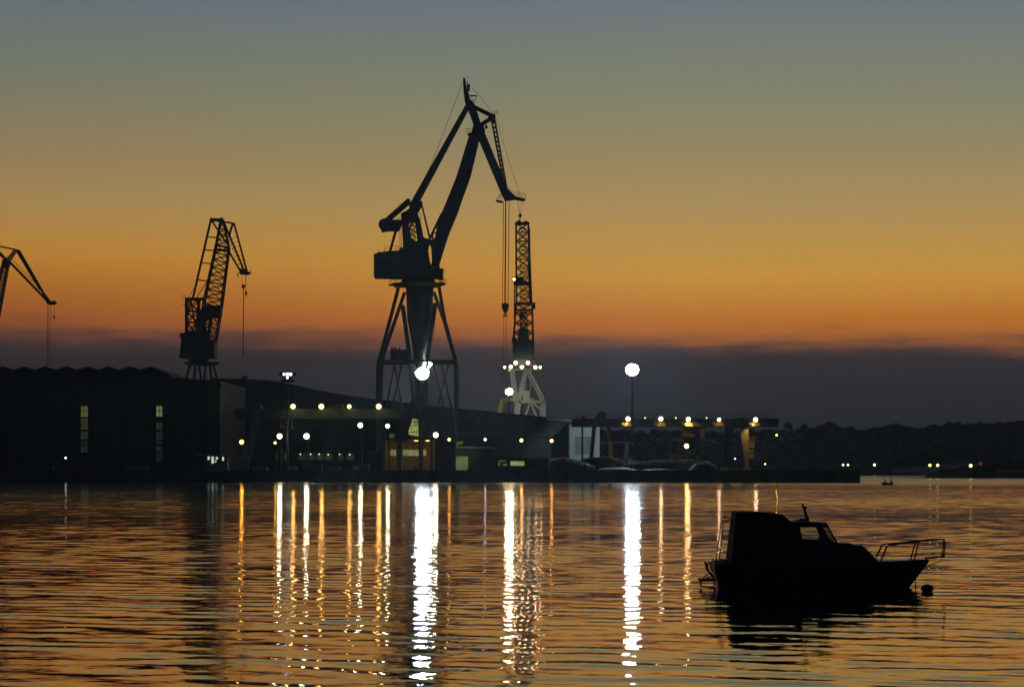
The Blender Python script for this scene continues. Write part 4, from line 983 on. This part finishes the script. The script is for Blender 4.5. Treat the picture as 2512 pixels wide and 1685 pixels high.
def arcade():
    D = 648
    root = thing('arcade', Vector((PX(820, D), D, DECK)), 'long low building with dim green lit bays under two white street lamps', 'low building')
    m = MB(); m.prism([P(640, 1156, D + 6), P(640, 1108, D + 6), P(940, 1108, D + 6), P(940, 1156, D + 6)], 10); m.build('wall', M_WALL, root)
    m = MB(); m.prism([P(636, 1109, D + 5), P(636, 1106, D + 5), P(944, 1106, D + 5), P(944, 1109, D + 5)], 13); m.build('roof', M_ROOF, root)
    ea = emit('arcade_glow', (0.17, 0.20, 0.11), 0.16, 0.6, 0.5)
    for a, b_ in ((674, 682), (696, 705), (731, 750), (752, 772), (774, 795), (797, 815), (829, 842), (849, 868)):
        fo = MB(); x0, x1 = PX(a, D), PX(b_, D); z0, z1 = PZ(1128, D), PZ(1112, D)
        fo.box((x0, D + .9, (z0 + z1) / 2), (.18, .2, z1 - z0)); fo.box((x1, D + .9, (z0 + z1) / 2), (.18, .2, z1 - z0)); fo.box(((x0 + x1) / 2, D + .9, z1), (x1 - x0, .2, .14))
        f = fo.build('window', M_STEEL_D, root); MB().box(((x0 + x1) / 2, D + .96, (z0 + z1) / 2), (x1 - x0, .06, z1 - z0)).build('pane', ea, f)
    for x, y in ((737, 1114), (762, 1114), (783, 1114), (805, 1115), (833, 1114), (858, 1115)):
        lo = MB().box((PX(x, D - 1), D - 1, PZ(1110, D)), (.5, .3, .1)).build('canopy_lamp', M_HOUSING, root); lens_ball('lens', (PX(x, D - 1), D - 1, PZ(y, D)), 0.16, emit('canopy_lens', (.75, .85, .55), 0.9), lo)
arcade()
def block(name, label, cat, px0, px1, py0, py1, D, depth, mt, group=None, roof=True):
    x0, x1, z0, z1 = PX(px0, D), PX(px1, D), PZ(py1, D), PZ(py0, D); z0 = max(z0, DECK) if py1 > 1140 else z0
    root = thing(name, Vector(((x0 + x1) / 2, D, z0)), label, cat, group)
    MB().box(((x0 + x1) / 2, D + depth / 2, (z0 + z1) / 2), (x1 - x0, depth, z1 - z0)).build('wall', mt, root)
    if roof: MB().box(((x0 + x1) / 2, D + depth / 2, z1 + 0.07), (x1 - x0 + .5, depth + .6, 0.14)).build('roof', M_ROOF, root)
    return root
b1 = block('shed', 'low dark shed with a pale green lit doorway right of the black post', 'shed', 1118, 1215, 1098, 1156, 660, 10, M_WALL2, 'low sheds on the quay')
MB().box((PX(1133, 659.8), 659.85, (PZ(1119, 660) + DECK) / 2), (PX(1149, 660) - PX(1119, 660), .2, PZ(1119, 660) - DECK)).build('door', emit('doorway_olive', (0.22, 0.27, 0.10), 0.5, 0.4, 0.5), b1)
MB().beam(P(1118, 1096.5, 659), P(1212, 1098, 659), 0.35, 0.5).build('canopy_edge', M_PALE, b1)
b2 = block('shed', 'long low open shed with yellow green lit bays below the two orange lamps', 'shed', 1215, 1345, 1124, 1156, 640, 8, M_WALL, 'low sheds on the quay')
for a, b_, c, d in ((1224, 1242, 1129, 1131.5), (1252, 1286, 1131, 1142), (1222, 1226, 1133, 1142), (1234, 1244, 1137, 1142)):
    MB().box(((PX(a, 640) + PX(b_, 640)) / 2, 639.9, (PZ(c, 640) + PZ(d, 640)) / 2), (PX(b_, 640) - PX(a, 640), .2, PZ(c, 640) - PZ(d, 640))).build('lit_bay', emit('bay_olive', (0.42, 0.48, 0.16), 0.7, 0.5, 0.6) if a > 1250 else emit('bay_dim', (0.25, 0.3, 0.12), 0.4, .3, .6), b2)
def lit_tree():
    D = 654; R = random.Random(5)
    base = P(1123, 1096, D)
    m = MB(); leafblob(m, P(1121, 1088, D), .55, .5, .4, 60, .14, R); leafblob(m, P(1131, 1086, D), .8, .5, .35, 60, .14, R)
    root = thing('roof_plant', base, 'small bright green plant lit by a lamp on the shed roof beside the black post', 'plant')
    m.build('foliage', mat('lit_leaf', (0.25, 0.32, 0.02), 0.6, 0, 0.4, 2), root)
    MB().tube([base, base + Vector((0, 0, .9))], .06, 5).build('stem', M_TRUNK, root)
    ld = bpy.data.lights.new('plant_spot', 'SPOT'); ld.energy = 260; ld.color = (0.9, 1, 0.3); ld.spot_size = math.radians(50); ld.shadow_soft_size = 0.1
    lo = bpy.data.objects.new('plant_spot', ld); COL.objects.link(lo); lo.parent = root; lo.location = (-0.6, -3.5, 0.6)
    lo.rotation_euler = (math.radians(86), 0, math.radians(-8))
lit_tree()
def post():
    D = 616
    root = thing('mooring_dolphin', Vector((PX(1112, D), D, 1.0)), 'tall black square post standing at the quay edge right of the bent lamp pole', 'post')
    MB().box((PX(1112.5, D), D, (PZ(1087, D) + 2.3) / 2), (1.0, 1.0, PZ(1087, D) - 2.3)).build('shaft', M_BLACK, root)
    MB().box((PX(1112.5, D), D, PZ(1086, D)), (1.2, 1.2, 0.15)).build('cap', M_STEEL_D, root)
post()
def jib_post():
    D = 640
    def q(px, py, dy=0.0): v = P(px, py, D); v.y += dy; return v
    root = thing('jib_crane', Vector((PX(1537, D), D, DECK)), 'white pillar jib with a thin horizontal arm right of the orange gantry leg', 'jib crane')
    MB().prism([q(1529, 1140), q(1532, 1110), q(1537, 1084), q(1542, 1084), q(1542, 1140)], 0.9).build('pillar', mat('white_paint', (0.7, 0.74, 0.72), 0.5), root)
    m = MB(); m.truss(q(1470, 1086.5), q(1540, 1086.5), q(1470, 1083.5), q(1540, 1083.5), .4, .4, 1, .08, .05)
    for k in range(18): m.beam(q(1470 + k * 4, 1086.5), q(1474 + k * 4, 1083.5), .05)
    m.build('arm', M_PALE, root); MB().box(q(1553, 1088), (0.4, .4, .4)).tube([q(1542, 1086), q(1556, 1087)], .07, 5).build('arm_tip', M_PALE, root)
    MB().box(q(1556, 1134), (2.6, 1.5, 0.8), .7).build('base', mat('white_paint', (0.7, 0.74, 0.72), 0.5), root)
jib_post()
# tarpaulin covered hulls and stacks
def mound(name, label, cat, pts, D, depth, group, mt=M_TARP):
    R = random.Random(int(pts[0][0])); v = []; f = []; n = 26; k = 9
    xs = [a for a, b_ in pts]; ys = [b_ for a, b_ in pts]
    for i in range(n + 1):
        px = xs[0] + (xs[-1] - xs[0]) * i / n; top = PZ(np.interp(px, xs, ys), D)
        for j in range(k):
            a = math.pi * j / (k - 1); zz = DECK - .1 + (top - DECK) * (math.sin(a) ** 0.55 if 0 < j < k - 1 else 0) * (1 + 0.02 * math.sin(i * 2.3 + j)) 
            v.append((PX(px, D), D + depth / 2 - math.cos(a) * depth / 2 + 0.1 * math.sin(i * 1.7), zz))
    for i in range(n):
        for j in range(k - 1): a = i * k + j; f.append((a, a + 1, a + k + 1, a + k))
    f.append(tuple(range(k))); f.append(tuple(n * k + j for j in range(k)))
    m = MB(); m.add(v, f); o = m.build(name, mt, None, smooth=True); return tag(o, label, cat, group)
G = 'covered boats and stacks laid up on the quay'
mound('covered_boat', 'dark covered boat with a low peaked cover below the pale annex', 'covered boat', [(1345, 1140), (1352, 1124), (1385, 1119), (1410, 1126), (1440, 1134), (1460, 1142)], 634, 3, G)
mound('covered_boat', 'large dark tarpaulin hump between the annex and the white pillar jib', 'covered boat', [(1405, 1135), (1430, 1123), (1470, 1119), (1500, 1119), (1525, 1126), (1545, 1136)], 644, 4, G)
mound('covered_boat', 'low dark covered boat lying in front of the white pillar jib', 'covered boat', [(1460, 1156), (1475, 1147), (1530, 1145), (1560, 1150), (1580, 1156)], 622, 2.5, G)
mound('covered_boat', 'longest tarpaulin cover, with a wavy pale top edge under the low orange lamp', 'covered boat', [(1545, 1145), (1560, 1133), (1600, 1128), (1690, 1126), (1740, 1130), (1755, 1138), (1760, 1150)], 640, 4, G)
mound('covered_boat', 'rounded dark cover at the right end of the row before the thin gantry legs', 'covered boat', [(1690, 1152), (1705, 1136), (1735, 1132), (1755, 1140), (1762, 1152)], 630, 3, G)
mound('covered_boat', 'low covered hull nearest the water left of the long wavy cover', 'covered boat', [(1570, 1156), (1580, 1150), (1620, 1148), (1660, 1151), (1670, 1156)], 620, 2.5, G)
R = random.Random(21)
def crate(px0, px1, top, D, label, mt):
    x0, x1 = PX(px0, D), PX(px1, D); zt = PZ(top, D)
    root = thing('container', Vector(((x0 + x1) / 2, D, DECK)), label, 'container', 'containers and bins along the quay edge')
    m = MB(); m.box(((x0 + x1) / 2, D + 1.2, (zt + DECK) / 2), (x1 - x0, 2.4, zt - DECK)); k = x0 + .25
    while k < x1 - .1: m.box((k, D - .03, (zt + DECK) / 2), (.1, .08, (zt - DECK) * .86)); k += .32
    m.build('body', mt, root)
    MB().box(((x0 + x1) / 2, D + 1.2, zt + .06), (x1 - x0 + .12, 2.5, .1)).build('lid', M_STEEL_D, root)
for a in ((620, 655, 1146, 621, 'dark steel container left of the floodlight rack mast', M_STEEL_D), (742, 790, 1137, 624, 'grey container with a pale upper edge below the lit arcade', M_WALL2),
          (800, 835, 1145, 620, 'low container right of the grey one below the arcade', M_STEEL_D), (872, 905, 1138, 626, 'rust red skip left of the ochre workshop', M_RUST),
          (1075, 1098, 1141, 624, 'small dark bin between the bent lamp pole and the black post', M_STEEL_D), (1160, 1205, 1146, 622, 'long low container in front of the dark shed', M_STEEL_D),
          (1880, 1960, 1150, 640, 'long low container right of the tapered yellow leg', M_STEEL_D), (2040, 2100, 1154, 630, 'low container near the right end of the quay', M_STEEL_D),
          (300, 360, 1144, 620, 'dark container before the black hall between its window strips', M_STEEL_D), (60, 130, 1142, 620, 'dark container left of the tiny white lamp', M_STEEL_D)):
    crate(*a)
for i, (px, wh) in enumerate(((40, 'left of every container'), (250, 'below the left window strip'), (430, 'below the right window strip'), (600, 'by the amber lamp'), (850, 'below the tall white lamps'),
                              (1020, 'before the ochre workshop'), (1230, 'below the lit bays'), (1440, 'below the pale annex'), (1650, 'below the long cover'), (1820, 'below the yellow tapered leg'), (2000, 'near the quay end'))):
    D = QD + .9; x = PX(px, D); m = MB(); m.tube([(x, D, 2.6), (x, D, 3.0)], .22, 10, .18); m.tube([(x, D, 3.0), (x, D, 3.14)], .33, 10, .28)
    tag(m.build('bollard', M_BLACK, smooth=False), 'black mooring bollard on the quay edge ' + wh, 'bollard', 'mooring bollards on the quay edge')
for i, (px, wh) in enumerate(((180, 'under the left window strip'), (520, 'below the gatehouse'), (900, 'below the rust red skip'), (1140, 'just right of the black post'), (1500, 'between the covered boats'), (1900, 'right of the yellow leg'))):
    D = QD - .22; x = PX(px, D); m = MB()
    n = 14
    for k in range(n):
        a0, a1 = math.tau * k / n, math.tau * (k + 1) / n
        m.beam((x + .5 * math.cos(a0), D, 1.2 + .5 * math.sin(a0)), (x + .5 * math.cos(a1), D, 1.2 + .5 * math.sin(a1)), .26, .26)
    tag(m.build('tyre_fender', M_BLACK), 'black tyre fender hanging on the quay wall ' + wh, 'fender', 'tyre fenders on the quay wall')

for px, wh in ((330, 'between the two window strips'), (700, 'below the floodlight rack mast'), (1075, 'below the bent lamp pole'), (1400, 'below the pale annex'), (1760, 'left of the tapered yellow leg'), (2060, 'near the right end of the quay')):
    x = PX(px, QD); m = MB()
    for sgn in (-1, 1): m.tube([(x + sgn * .25, QD - .2, -.2), (x + sgn * .25, QD - .2, 3.2), (x + sgn * .25, QD + .5, 3.3)], .04, 5)
    for k in range(9): m.tube([(x - .25, QD - .2, .1 + k * .3), (x + .25, QD - .2, .1 + k * .3)], .03, 4)
    tag(m.build('quay_ladder', M_STEEL_D), 'steel ladder down the quay wall ' + wh, 'ladder', 'ladders on the quay wall')
def stack(px, D, n, label, mt, L=4.0):
    x = PX(px, D); root = thing('pipe_stack', Vector((x, D, DECK)), label, 'pipe stack', 'stacks of steel stock on the quay')
    for r_ in range(3):
        for k in range(n - r_):
            MB().cyl((x + (k - (n - r_ - 1) / 2) * .42, D, DECK + .22 + r_ * .37), (x + (k - (n - r_ - 1) / 2) * .42, D + L, DECK + .22 + r_ * .37), .2, 10).build('pipe', mt, root)
stack(715, 617, 7, 'stack of steel pipes at the foot of the floodlight rack mast', M_STEEL)
stack(868, 619, 5, 'small stack of pipes just left of the rust red skip', M_RUST)
stack(1262, 618, 8, 'wide stack of pipes in front of the lit bays', M_STEEL_D)

# ------------------------------------------------------------------ cabin cruiser in the foreground
def cruiser():
    D = 75.0; B = 1.05
    def q(px, py, dy=0.0):
        v = P(px, py, D); v.y += dy; return v
    root = thing('cabin_cruiser', Vector((PX(2000, D), D, 0)), 'black silhouetted cabin boat with canvas aft cover and bow rail moored in the foreground', 'motorboat')
    m_h = mat('boat_hull_paint', (0.03, 0.035, 0.045), 0.35, 0, 0.2, 1); m_c = mat('boat_canvas', (0.02, 0.022, 0.03), 0.85, 0, 0.3, 2); m_cab = mat('boat_cabin_paint', (0.035, 0.04, 0.045), 0.35)
    m_rail = mat('boat_rail_steel', (0.12, 0.06, 0.04), 0.4, 0.6)
    # hull stations: px, keel py, deck py, half beam at waterline, half beam at deck
    st = [(1759, 1746.5, 1.0, 0.55, 1380), (1780, 1775, 1.02, 0.78, 1374), (1860, 1860, 1.08, .88, 1374), (1960, 1960, 1.1, .9, 1374), (2050, 2062, 1.05, .78, 1374), (2120, 2145, .85, .52, 1374), (2170, 2205, .55, .28, 1373), (2200, 2245, .28, .1, 1372), (2215, 2277, .03, .02, 1371)]
    v = []; f = []
    for wl, dk, bd, bw, dy_ in st:
        zd = PZ(dy_, D); xw, xd = PX(wl, D), PX(dk, D)
        for sgn in (-1, 1):
            v += [(xw, D, -.45), (xw, D + sgn * bw * .8, -.22), (xw, D + sgn * bw, 0.0), (xw + (xd - xw) * .45, D + sgn * (bw + (bd - bw) * .65), zd * .5), (xd, D + sgn * bd, zd - .09), (xd, D + sgn * (bd + .045), zd - .08), (xd, D + sgn * (bd + .045), zd)]
    n = 14
    for i in range(len(st) - 1):
        for s_ in (0, 7):
            for k in range(6): a = i * n + s_ + k; f.append((a, a + 1, a + n + 1, a + n))
        f.append((i * n + 6, i * n + 13, (i + 1) * n + 13, (i + 1) * n + 6))
    f.append((0, 1, 2, 3, 4, 5, 6, 13, 12, 11, 10, 9, 8, 7))
    k = (len(st) - 1) * n; f.append(tuple(k + j for j in (0, 1, 2, 3, 4, 5, 6, 13, 12, 11, 10, 9, 8, 7)))
    hull = MB().add(v, f).build('hull', m_h, root)
    m = MB(); m.prism([q(2228, 1371), q(2276, 1371), q(2279, 1374), q(2262, 1382), q(2245, 1384)], .35); m.build('stem_head', m_h, hull)
    # canvas aft cover, tapering inwards
    def shell(pts, wtop, wbot, name, mt, zt, zb, parent=root):
        n = len(pts); v = []
        for sgn in (-1, 1):
            for p in pts:
                u = (p.z - zb) / (zt - zb); v.append(p + Vector((0, sgn * (wbot + (wtop - wbot) * u), 0)))
        return MB().add(v, [tuple(range(n)), tuple(range(n, 2 * n))[::-1]] + [(i, i + n, (i + 1) % n + n, (i + 1) % n) for i in range(n)]).build(name, mt, parent)
    zb, zt = PZ(1374, D), PZ(1254, D)
    cv = shell([q(1787, 1376), q(1793, 1320), q(1800.5, 1256), q(1803, 1254), q(1850, 1254.5), q(1900, 1257.5), q(1914, 1262), q(1920, 1267), q(1932, 1276), q(1946, 1279), q(1952, 1290), q(1952, 1376)], .78, 1.02, 'canvas_cover', m_c, zt, zb)
    mm = MB()
    for sgn in (-1, 1):
        for px in (1830, 1880): mm.tube([q(px, 1258, sgn * .79), q(px - 3, 1320, sgn * .93), q(px - 5, 1373, sgn * 1.03)], .018, 5)
    mm.build('cover_seam', m_c, cv)
    # wheelhouse with window openings: pillars and panels
    yw = lambda py: .80 + (.98 - .80) * (py - 1279) / (1374 - 1279)
    wb = MB().beam(q(1947, 1282, -.7), q(1947, 1282, .7), .05).build('wheelhouse', m_cab, root)
    for sgn in (-1, 1):
        wh = MB()
        def pr(pts, th=.05):
            A = [q(a, b_, sgn * yw(b_)) for a, b_ in pts]; n = len(A); Bv = [p + Vector((0, -sgn * th, 0)) for p in A]
            wh.add(A + Bv, [tuple(range(n)), tuple(range(n, 2 * n))[::-1]] + [(i, i + n, (i + 1) % n + n, (i + 1) % n) for i in range(n)])
        e = 15 if sgn > 0 else 0       # the far side opening runs further forward
        pr([(1946, 1279), (2016, 1281), (2020, 1290.5), (1954, 1290.5)]); pr([(1946, 1279), (1954.5, 1290.5), (1961 - e * .2, 1324), (1950, 1374)]); pr([(1950, 1374), (1961, 1324), (2000, 1324), (2047, 1331), (2047, 1374)])
        pr([(1993.5 + e, 1290.5), (2009 + e * .2, 1290.5), (2029, 1325), (1999 + e, 1324), (2003.5 + e, 1316)]); 
        pr([(2016, 1282), (2020, 1281), (2047, 1331), (2042, 1331)])
        pr([(2020, 1322), (2030, 1322), (2047, 1331), (2000, 1331)])
        wh.build('side_panel', m_cab, wb)
    WIN = []
    for sgn in (-1, 1): WIN.append(MB().add([q(1954, 1290, sgn * .79), q(1994 + (15 if sgn > 0 else 0), 1290, sgn * .79), q(2004 + (15 if sgn > 0 else 0), 1316, sgn * .86), q(1999 + (15 if sgn > 0 else 0), 1325, sgn * .88), q(1961, 1325, sgn * .88)], [(0, 1, 2, 3, 4)]))
    gl = bpy.data.materials.new('hazy_perspex'); gl.use_nodes = True; T = gl.node_tree; T.nodes.clear()
    tr = T.nodes.new('ShaderNodeBsdfTransparent'); tr.inputs[0].default_value = (0.74, 0.88, 1.0, 1); df = T.nodes.new('ShaderNodeBsdfPrincipled'); df.inputs['Base Color'].default_value = (.5, .52, .55, 1); df.inputs['Roughness'].default_value = .15
    mx = T.nodes.new('ShaderNodeMixShader'); mx.inputs[0].default_value = .10; tl = T.nodes.new('ShaderNodeBsdfTranslucent'); tl.inputs[0].default_value = (.8, .9, 1, 1); T.links.new(tr.outputs[0], mx.inputs[1]); T.links.new(tl.outputs[0], mx.inputs[2]); ou = T.nodes.new('ShaderNodeOutputMaterial'); T.links.new(mx.outputs[0], ou.inputs[0])
    for w_ in WIN: w_.build('side_window', gl, wb)
    m = MB(); w0, w1 = .78, .84
    m.add([q(2018, 1283, -w0), q(2018, 1283, w0), q(2041, 1326, w1), q(2041, 1326, -w1)], [(0, 1, 2, 3)]); gl2 = gl.copy(); gl2.name = 'tinted_windscreen'; gl2.node_tree.nodes['Transparent BSDF'].inputs[0].default_value = (.25, .3, .36, 1)
    m.build('windscreen', gl2, wb)
    m = MB(); m.prism([q(1930, 1279), q(1945, 1276.5), q(1990, 1278), q(2018, 1280.5), q(2021, 1283), q(1944, 1283)], 1.75); m.prism([q(1944, 1279), q(1945, 1274.5), q(1957, 1274.5), q(1960, 1271), (q(1975, 1270.5)), q(1977, 1279)], .5); m.build('roof', m_cab, root)
    ms = MB(); ms.beam(q(1969, 1238), q(1983, 1280), .045, .045, .085); ms.beam(q(1966.5, 1237), q(1971, 1239), .05); ms.box(q(1974.5, 1246), (.07, .07, .09)); ms.tube([q(1969, 1246), q(1979, 1243)], .012, 5); ms.build('mast', m_c, root)
    # trunk cabin
    tcb = shell([q(2040, 1376), q(2040, 1331), q(2046, 1332), q(2051, 1329.5), q(2078, 1330), q(2086, 1334.5), q(2106, 1335.5), (q(2114, 1341)), q(2129, 1356), q(2145, 1375)], .62, .82, 'fore_cabin', m_cab, PZ(1330, D), zb)
    for i, pts in enumerate((((1992, 1367), (2004, 1352), (2030, 1350), (2030, 1367)), ((2056, 1365), (2059, 1351), (2096, 1350), (2103, 1364)))):
        for sgn in (-1, 1):
            ww = (1.0, .835)[i]; MB().prism([q(a, b_, sgn * ww) for a, b_ in pts], .03).build('cabin_window', mat('boat_dark_glass', (0.03, 0.045, 0.06), 0.12), tcb)
    # bow rail
    m = MB()
    for sgn in (-1, 1):
        yb = lambda px: sgn * np.interp(px, [2150, 2245, 2317], [.58, .3, .12])
        m.tube([q(2152, 1374, yb(2152)), q(2163, 1352, yb(2160)), q(2168, 1339, yb(2168)), q(2173, 1336, yb(2173)), q(2250, 1327.5, yb(2250)), q(2306, 1321.5, yb(2306)), q(2315, 1323, yb(2315)), q(2317, 1330, yb(2317)), q(2313.5, 1363, yb(2313))], .017, 6)
        m.tube([q(2238, 1373, yb(2238)), q(2244, 1350, yb(2245)), q(2250, 1328, yb(2250))], .02, 6); m.tube([q(2157, 1374, yb(2157)), q(2171, 1337, yb(2171))], .010, 5)
    m.build('bow_rail', m_rail, root)
    m = MB(); m.beam(q(2270, 1368.5), q(2316, 1364), .035, .28); m.cyl(q(2313, 1364, -.15), q(2313, 1364, .15), .04, 8); m.tube([q(2311, 1367), q(2309, 1373), q(2290, 1382), q(2256, 1394)], .011, 5); m.build('pulpit', m_c, root)
    m = MB(); m.tube([q(2247, 1402), q(2246, 1440), q(2246, 1452)], .013, 5); m.ball(q(2246, 1421), .024, 6, 5); m.ball(q(2246, 1436), .028, 6, 5); m.build('mooring_line', M_ROPE, root)
    # stern gear
    m = MB()
    for px, px2, dy in ((1754, 1767, -.35), (1764.5, 1776, .1)): m.tube([q(px, 1378, dy), q(px + 6, 1330, dy), q(px2 - 1, 1285, dy), q(px2, 1278, dy), q(px2 + 4, 1275, dy), q(px2 + 7, 1279, dy)], .014, 6)
    for py in (1292, 1330): m.tube([q(np.interp(py, [1276, 1376], [1767, 1754]), py, -.35), q(np.interp(py, [1276, 1376], [1776, 1764]), py, .1)], .008, 5)
    m.box(q(1777, 1269), (.07, .04, .03)); m.tube([q(1776, 1277), q(1784, 1280), q(1792, 1272), q(1798, 1260)], .009, 5); m.ball(q(1789, 1273.5), .022, 6, 5)
    m.build('stern_rail', M_STEEL_D, root)
    m = MB(); m.tube([q(1715, 1421, -.4), q(1752, 1420.5, -.4)], .028, 6); m.tube([q(1715, 1421, .4), q(1752, 1420.5, .4)], .028, 6); m.beam(q(1714, 1421.5), q(1752, 1421), .035, .8)
    m.tube([q(1717, 1421, -.4), q(1716.5, 1437, -.4)], .022, 6); m.tube([q(1716, 1437, -.4), q(1752, 1439, -.4)], .02, 6); m.tube([q(1752, 1421, -.4), q(1748, 1436, -.4)], .02, 6)
    m.tube([q(1723, 1420, -.2), q(1728, 1411, -.2), q(1741, 1405, -.2)], .016, 6); m.tube([q(1732, 1417, 0), q(1748, 1412, 0)], .016, 6); m.build('swim_platform', M_STEEL_D, root)
    m = MB(); m.prism([q(1727, 1378), q(1731, 1378), q(1737, 1384), q(1737, 1398), q(1733, 1399)], .12); m.tube([q(1733, 1384), q(1738, 1380), q(1748, 1381)], .025, 6); m.beam(q(1735, 1396), q(1750, 1416), .05, .25); m.tube([q(1740, 1385), q(1745, 1393), q(1748, 1402)], .02, 6); m.build('motor_bracket', m_c, root)
    MB().box(q(1766, 1375), (.35, 1.2, .06)).box(q(1776, 1373), (.16, 1.4, .08)).build('aft_coaming', m_h, root)
cruiser()
m = MB(); m.ball((PX(2274.5, 72), 72, PZ(1443, 72)), .165, 18, 12, (1, .9, .68)); m.tube([(PX(2274.5, 72), 72, PZ(1436, 72)), (PX(2274.5, 72), 72, PZ(1432.5, 72))], .03, 8)
tag(m.build('mooring_buoy', M_BLACK, smooth=True), 'small round black mooring buoy floating off the bow of the cabin boat', 'buoy')

# rowing boat with two people far off
def dinghy():
    D = 523.0
    def q(px, py, dy=0.0): v = P(px, py, D); v.y += dy; return v
    root = thing('rowing_boat', Vector((PX(2176, D), D, 0)), 'tiny dark rowing boat with two seated people beyond the end of the quay', 'rowing boat')
    v = []; f = []
    st = [(2163, .05, 1181.5), (2166, .35, 1183), (2174, .5, 1184), (2184, .45, 1183.5), (2190, .32, 1182.5)]
    for px, b_, dk in st:
        x = PX(px, D); z = PZ(dk, D)
        v += [(x, D - b_, z), (x, D - b_ * .75, .0), (x, D, -.15), (x, D + b_ * .75, 0), (x, D + b_, z)]
    for i in range(len(st) - 1):
        for k in range(4): a = i * 5 + k; f.append((a, a + 1, a + 6, a + 5))
        f.append((i * 5, i * 5 + 4, i * 5 + 9, i * 5 + 5))
    f.append((20, 21, 22, 23, 24)); MB().add(v, f).build('hull', M_BLACK, root)
    MB().box(q(2186, 1183), (.25, .8, .08)).build('seat', M_TRUNK, root)
    skin = mat('skin', (.35, .22, .16), .6); cl = mat('dark_clothes', (.03, .03, .035), .9)
    def person(px, lean, label):
        b = q(px, 1184); h = .78
        t_ = thing('person', b, label, 'person', 'people sitting in the rowing boat')
        me = bpy.data.meshes.new('body'); 
        J = [((0, 0, .05), .13), ((lean * .3, 0, .25), .12), ((lean * .7, 0, .45), .14), ((lean, 0, .53), .06), ((lean * 1.1, 0, .60), .06), ((lean * 1.15, 0, .70), .085), ((lean * 1.15, 0, .78), .06),
             ((lean * .75, -.2, .45), .055), ((lean * .9 + .12, -.24, .25), .045), ((lean + .30, -.15, .20), .035), ((lean * .75, .2, .45), .055), ((lean * .9 + .12, .24, .25), .045), ((lean + .30, .15, .20), .035),
             ((.25, -.12, .05), .08), ((.45, -.12, -.12), .055), ((.25, .12, .05), .08), ((.45, .12, -.12), .055)]
        E = [(0, 1), (1, 2), (2, 3), (3, 4), (4, 5), (5, 6), (2, 7), (7, 8), (8, 9), (2, 10), (10, 11), (11, 12), (0, 13), (13, 14), (0, 15), (15, 16)]
        me.from_pydata([j[0] for j in J], E, []); o = bpy.data.objects.new('body', me); COL.objects.link(o); o.parent = t_
        sk_ = o.modifiers.new('skin', 'SKIN'); 
        for i, j in enumerate(J): me.skin_vertices[0].data[i].radius = (j[1], j[1]) if len(me.skin_vertices) else (0, 0)
        me.materials.append(cl); s2 = o.modifiers.new('sub', 'SUBSURF'); s2.levels = 1; s2.render_levels = 1
        MB().ball(b + Vector((lean * 1.15, 0, .76)), .1, 10, 8, (1, .9, .8)).build('hair', M_BLACK, t_)
    def person_safe(*a):
        person(*a)
    person_safe(2170, .06, 'person in dark clothes sitting in the left end of the rowing boat')
    person_safe(2185, .08, 'person in dark clothes sitting in the right end of the rowing boat')
dinghy()

# ------------------------------------------------------------------ aimed floodlights and the evening haze
def spot(parent, loc, target, power, col, ang, soft=0.5):
    ld = bpy.data.lights.new('floodlight_beam', 'SPOT'); ld.energy = power; ld.color = col; ld.spot_size = math.radians(ang); ld.spot_blend = 0.5; ld.shadow_soft_size = soft
    lo = bpy.data.objects.new('floodlight_beam', ld); COL.objects.link(lo); lo.parent = parent
    loc = Vector(loc); lo.location = loc - world_loc(parent)
    lo.rotation_euler = (Vector(target) - loc).to_track_quat('-Z', 'Y').to_euler()
masts = [o for o in COL.objects if o.name.startswith('floodlight_mast')]
def mast_at(px, D): return min(masts, key=lambda o: abs(o.location.x - PX(px, D)) + abs(o.location.y - D))
mw = mast_at(1249, 690); spot(mw, P(1249, 955, 693), P(1304, 1000, 770), 36000, (1.0, 0.95, 0.78), 26)
spot(mw, P(1249, 955, 693), P(1245, 1010, 790), 18000, (1.0, 0.7, 0.3), 12)
mr = mast_at(1551, 640); spot(mr, P(1551, 903, 643), P(1440, 1090, 690), 22000, (0.75, 0.95, 0.95), 24)
spot(mr, P(1551, 903, 643), P(1537, 1115, 641.5), 9000, (0.8, 1.0, 1.0), 16)
gr = [o for o in COL.objects if o.name.startswith('gantry_crane')]; gR = max(gr, key=lambda o: o.location.x); gL = min(gr, key=lambda o: o.location.x)
spot(gR, P(1848, 1029, 650.5), P(1830, 1110, 652.8), 800, (1, .78, .5), 60, .3)
spot(gR, P(1540, 1029, 650.5), P(1500, 1100, 657), 1100, (1, .62, .3), 50, .3)
spot(gR, P(1686, 1031, 650.5), P(1700, 1066, 654), 900, (1, .62, .3), 80, .3)
for x_ in (1539, 1619, 1686, 1761, 1850): spot(gR, P(x_, 1031, 649.6), P(x_ + 2, 1044, 651.6), 60, (1, .75, .4), 90, .2)
for x_ in (722, 791, 859, 931): spot(gL, P(x_, 1001, 654.5), P(x_, 1022, 657.5), 80, (.9, .85, .5), 130, .3)
hz = MB(); hz.box((0, 1200, 119), (3000, 2700, 246)); 

HZ = True
if HZ:
    ho = hz.build('haze', None or bpy.data.materials.new('evening_haze')); tag(ho, kind='stuff')
    hm = ho.data.materials[0]; hm.use_nodes = True; T = hm.node_tree; T.nodes.clear()
    pv = T.nodes.new('ShaderNodeVolumePrincipled'); pv.inputs['Color'].default_value = (0.5, 0.76, 1.0, 1); pv.inputs['Density'].default_value = 0.00009; pv.inputs['Anisotropy'].default_value = 0.8
    ou = T.nodes.new('ShaderNodeOutputMaterial'); T.links.new(pv.outputs[0], ou.inputs['Volume'])
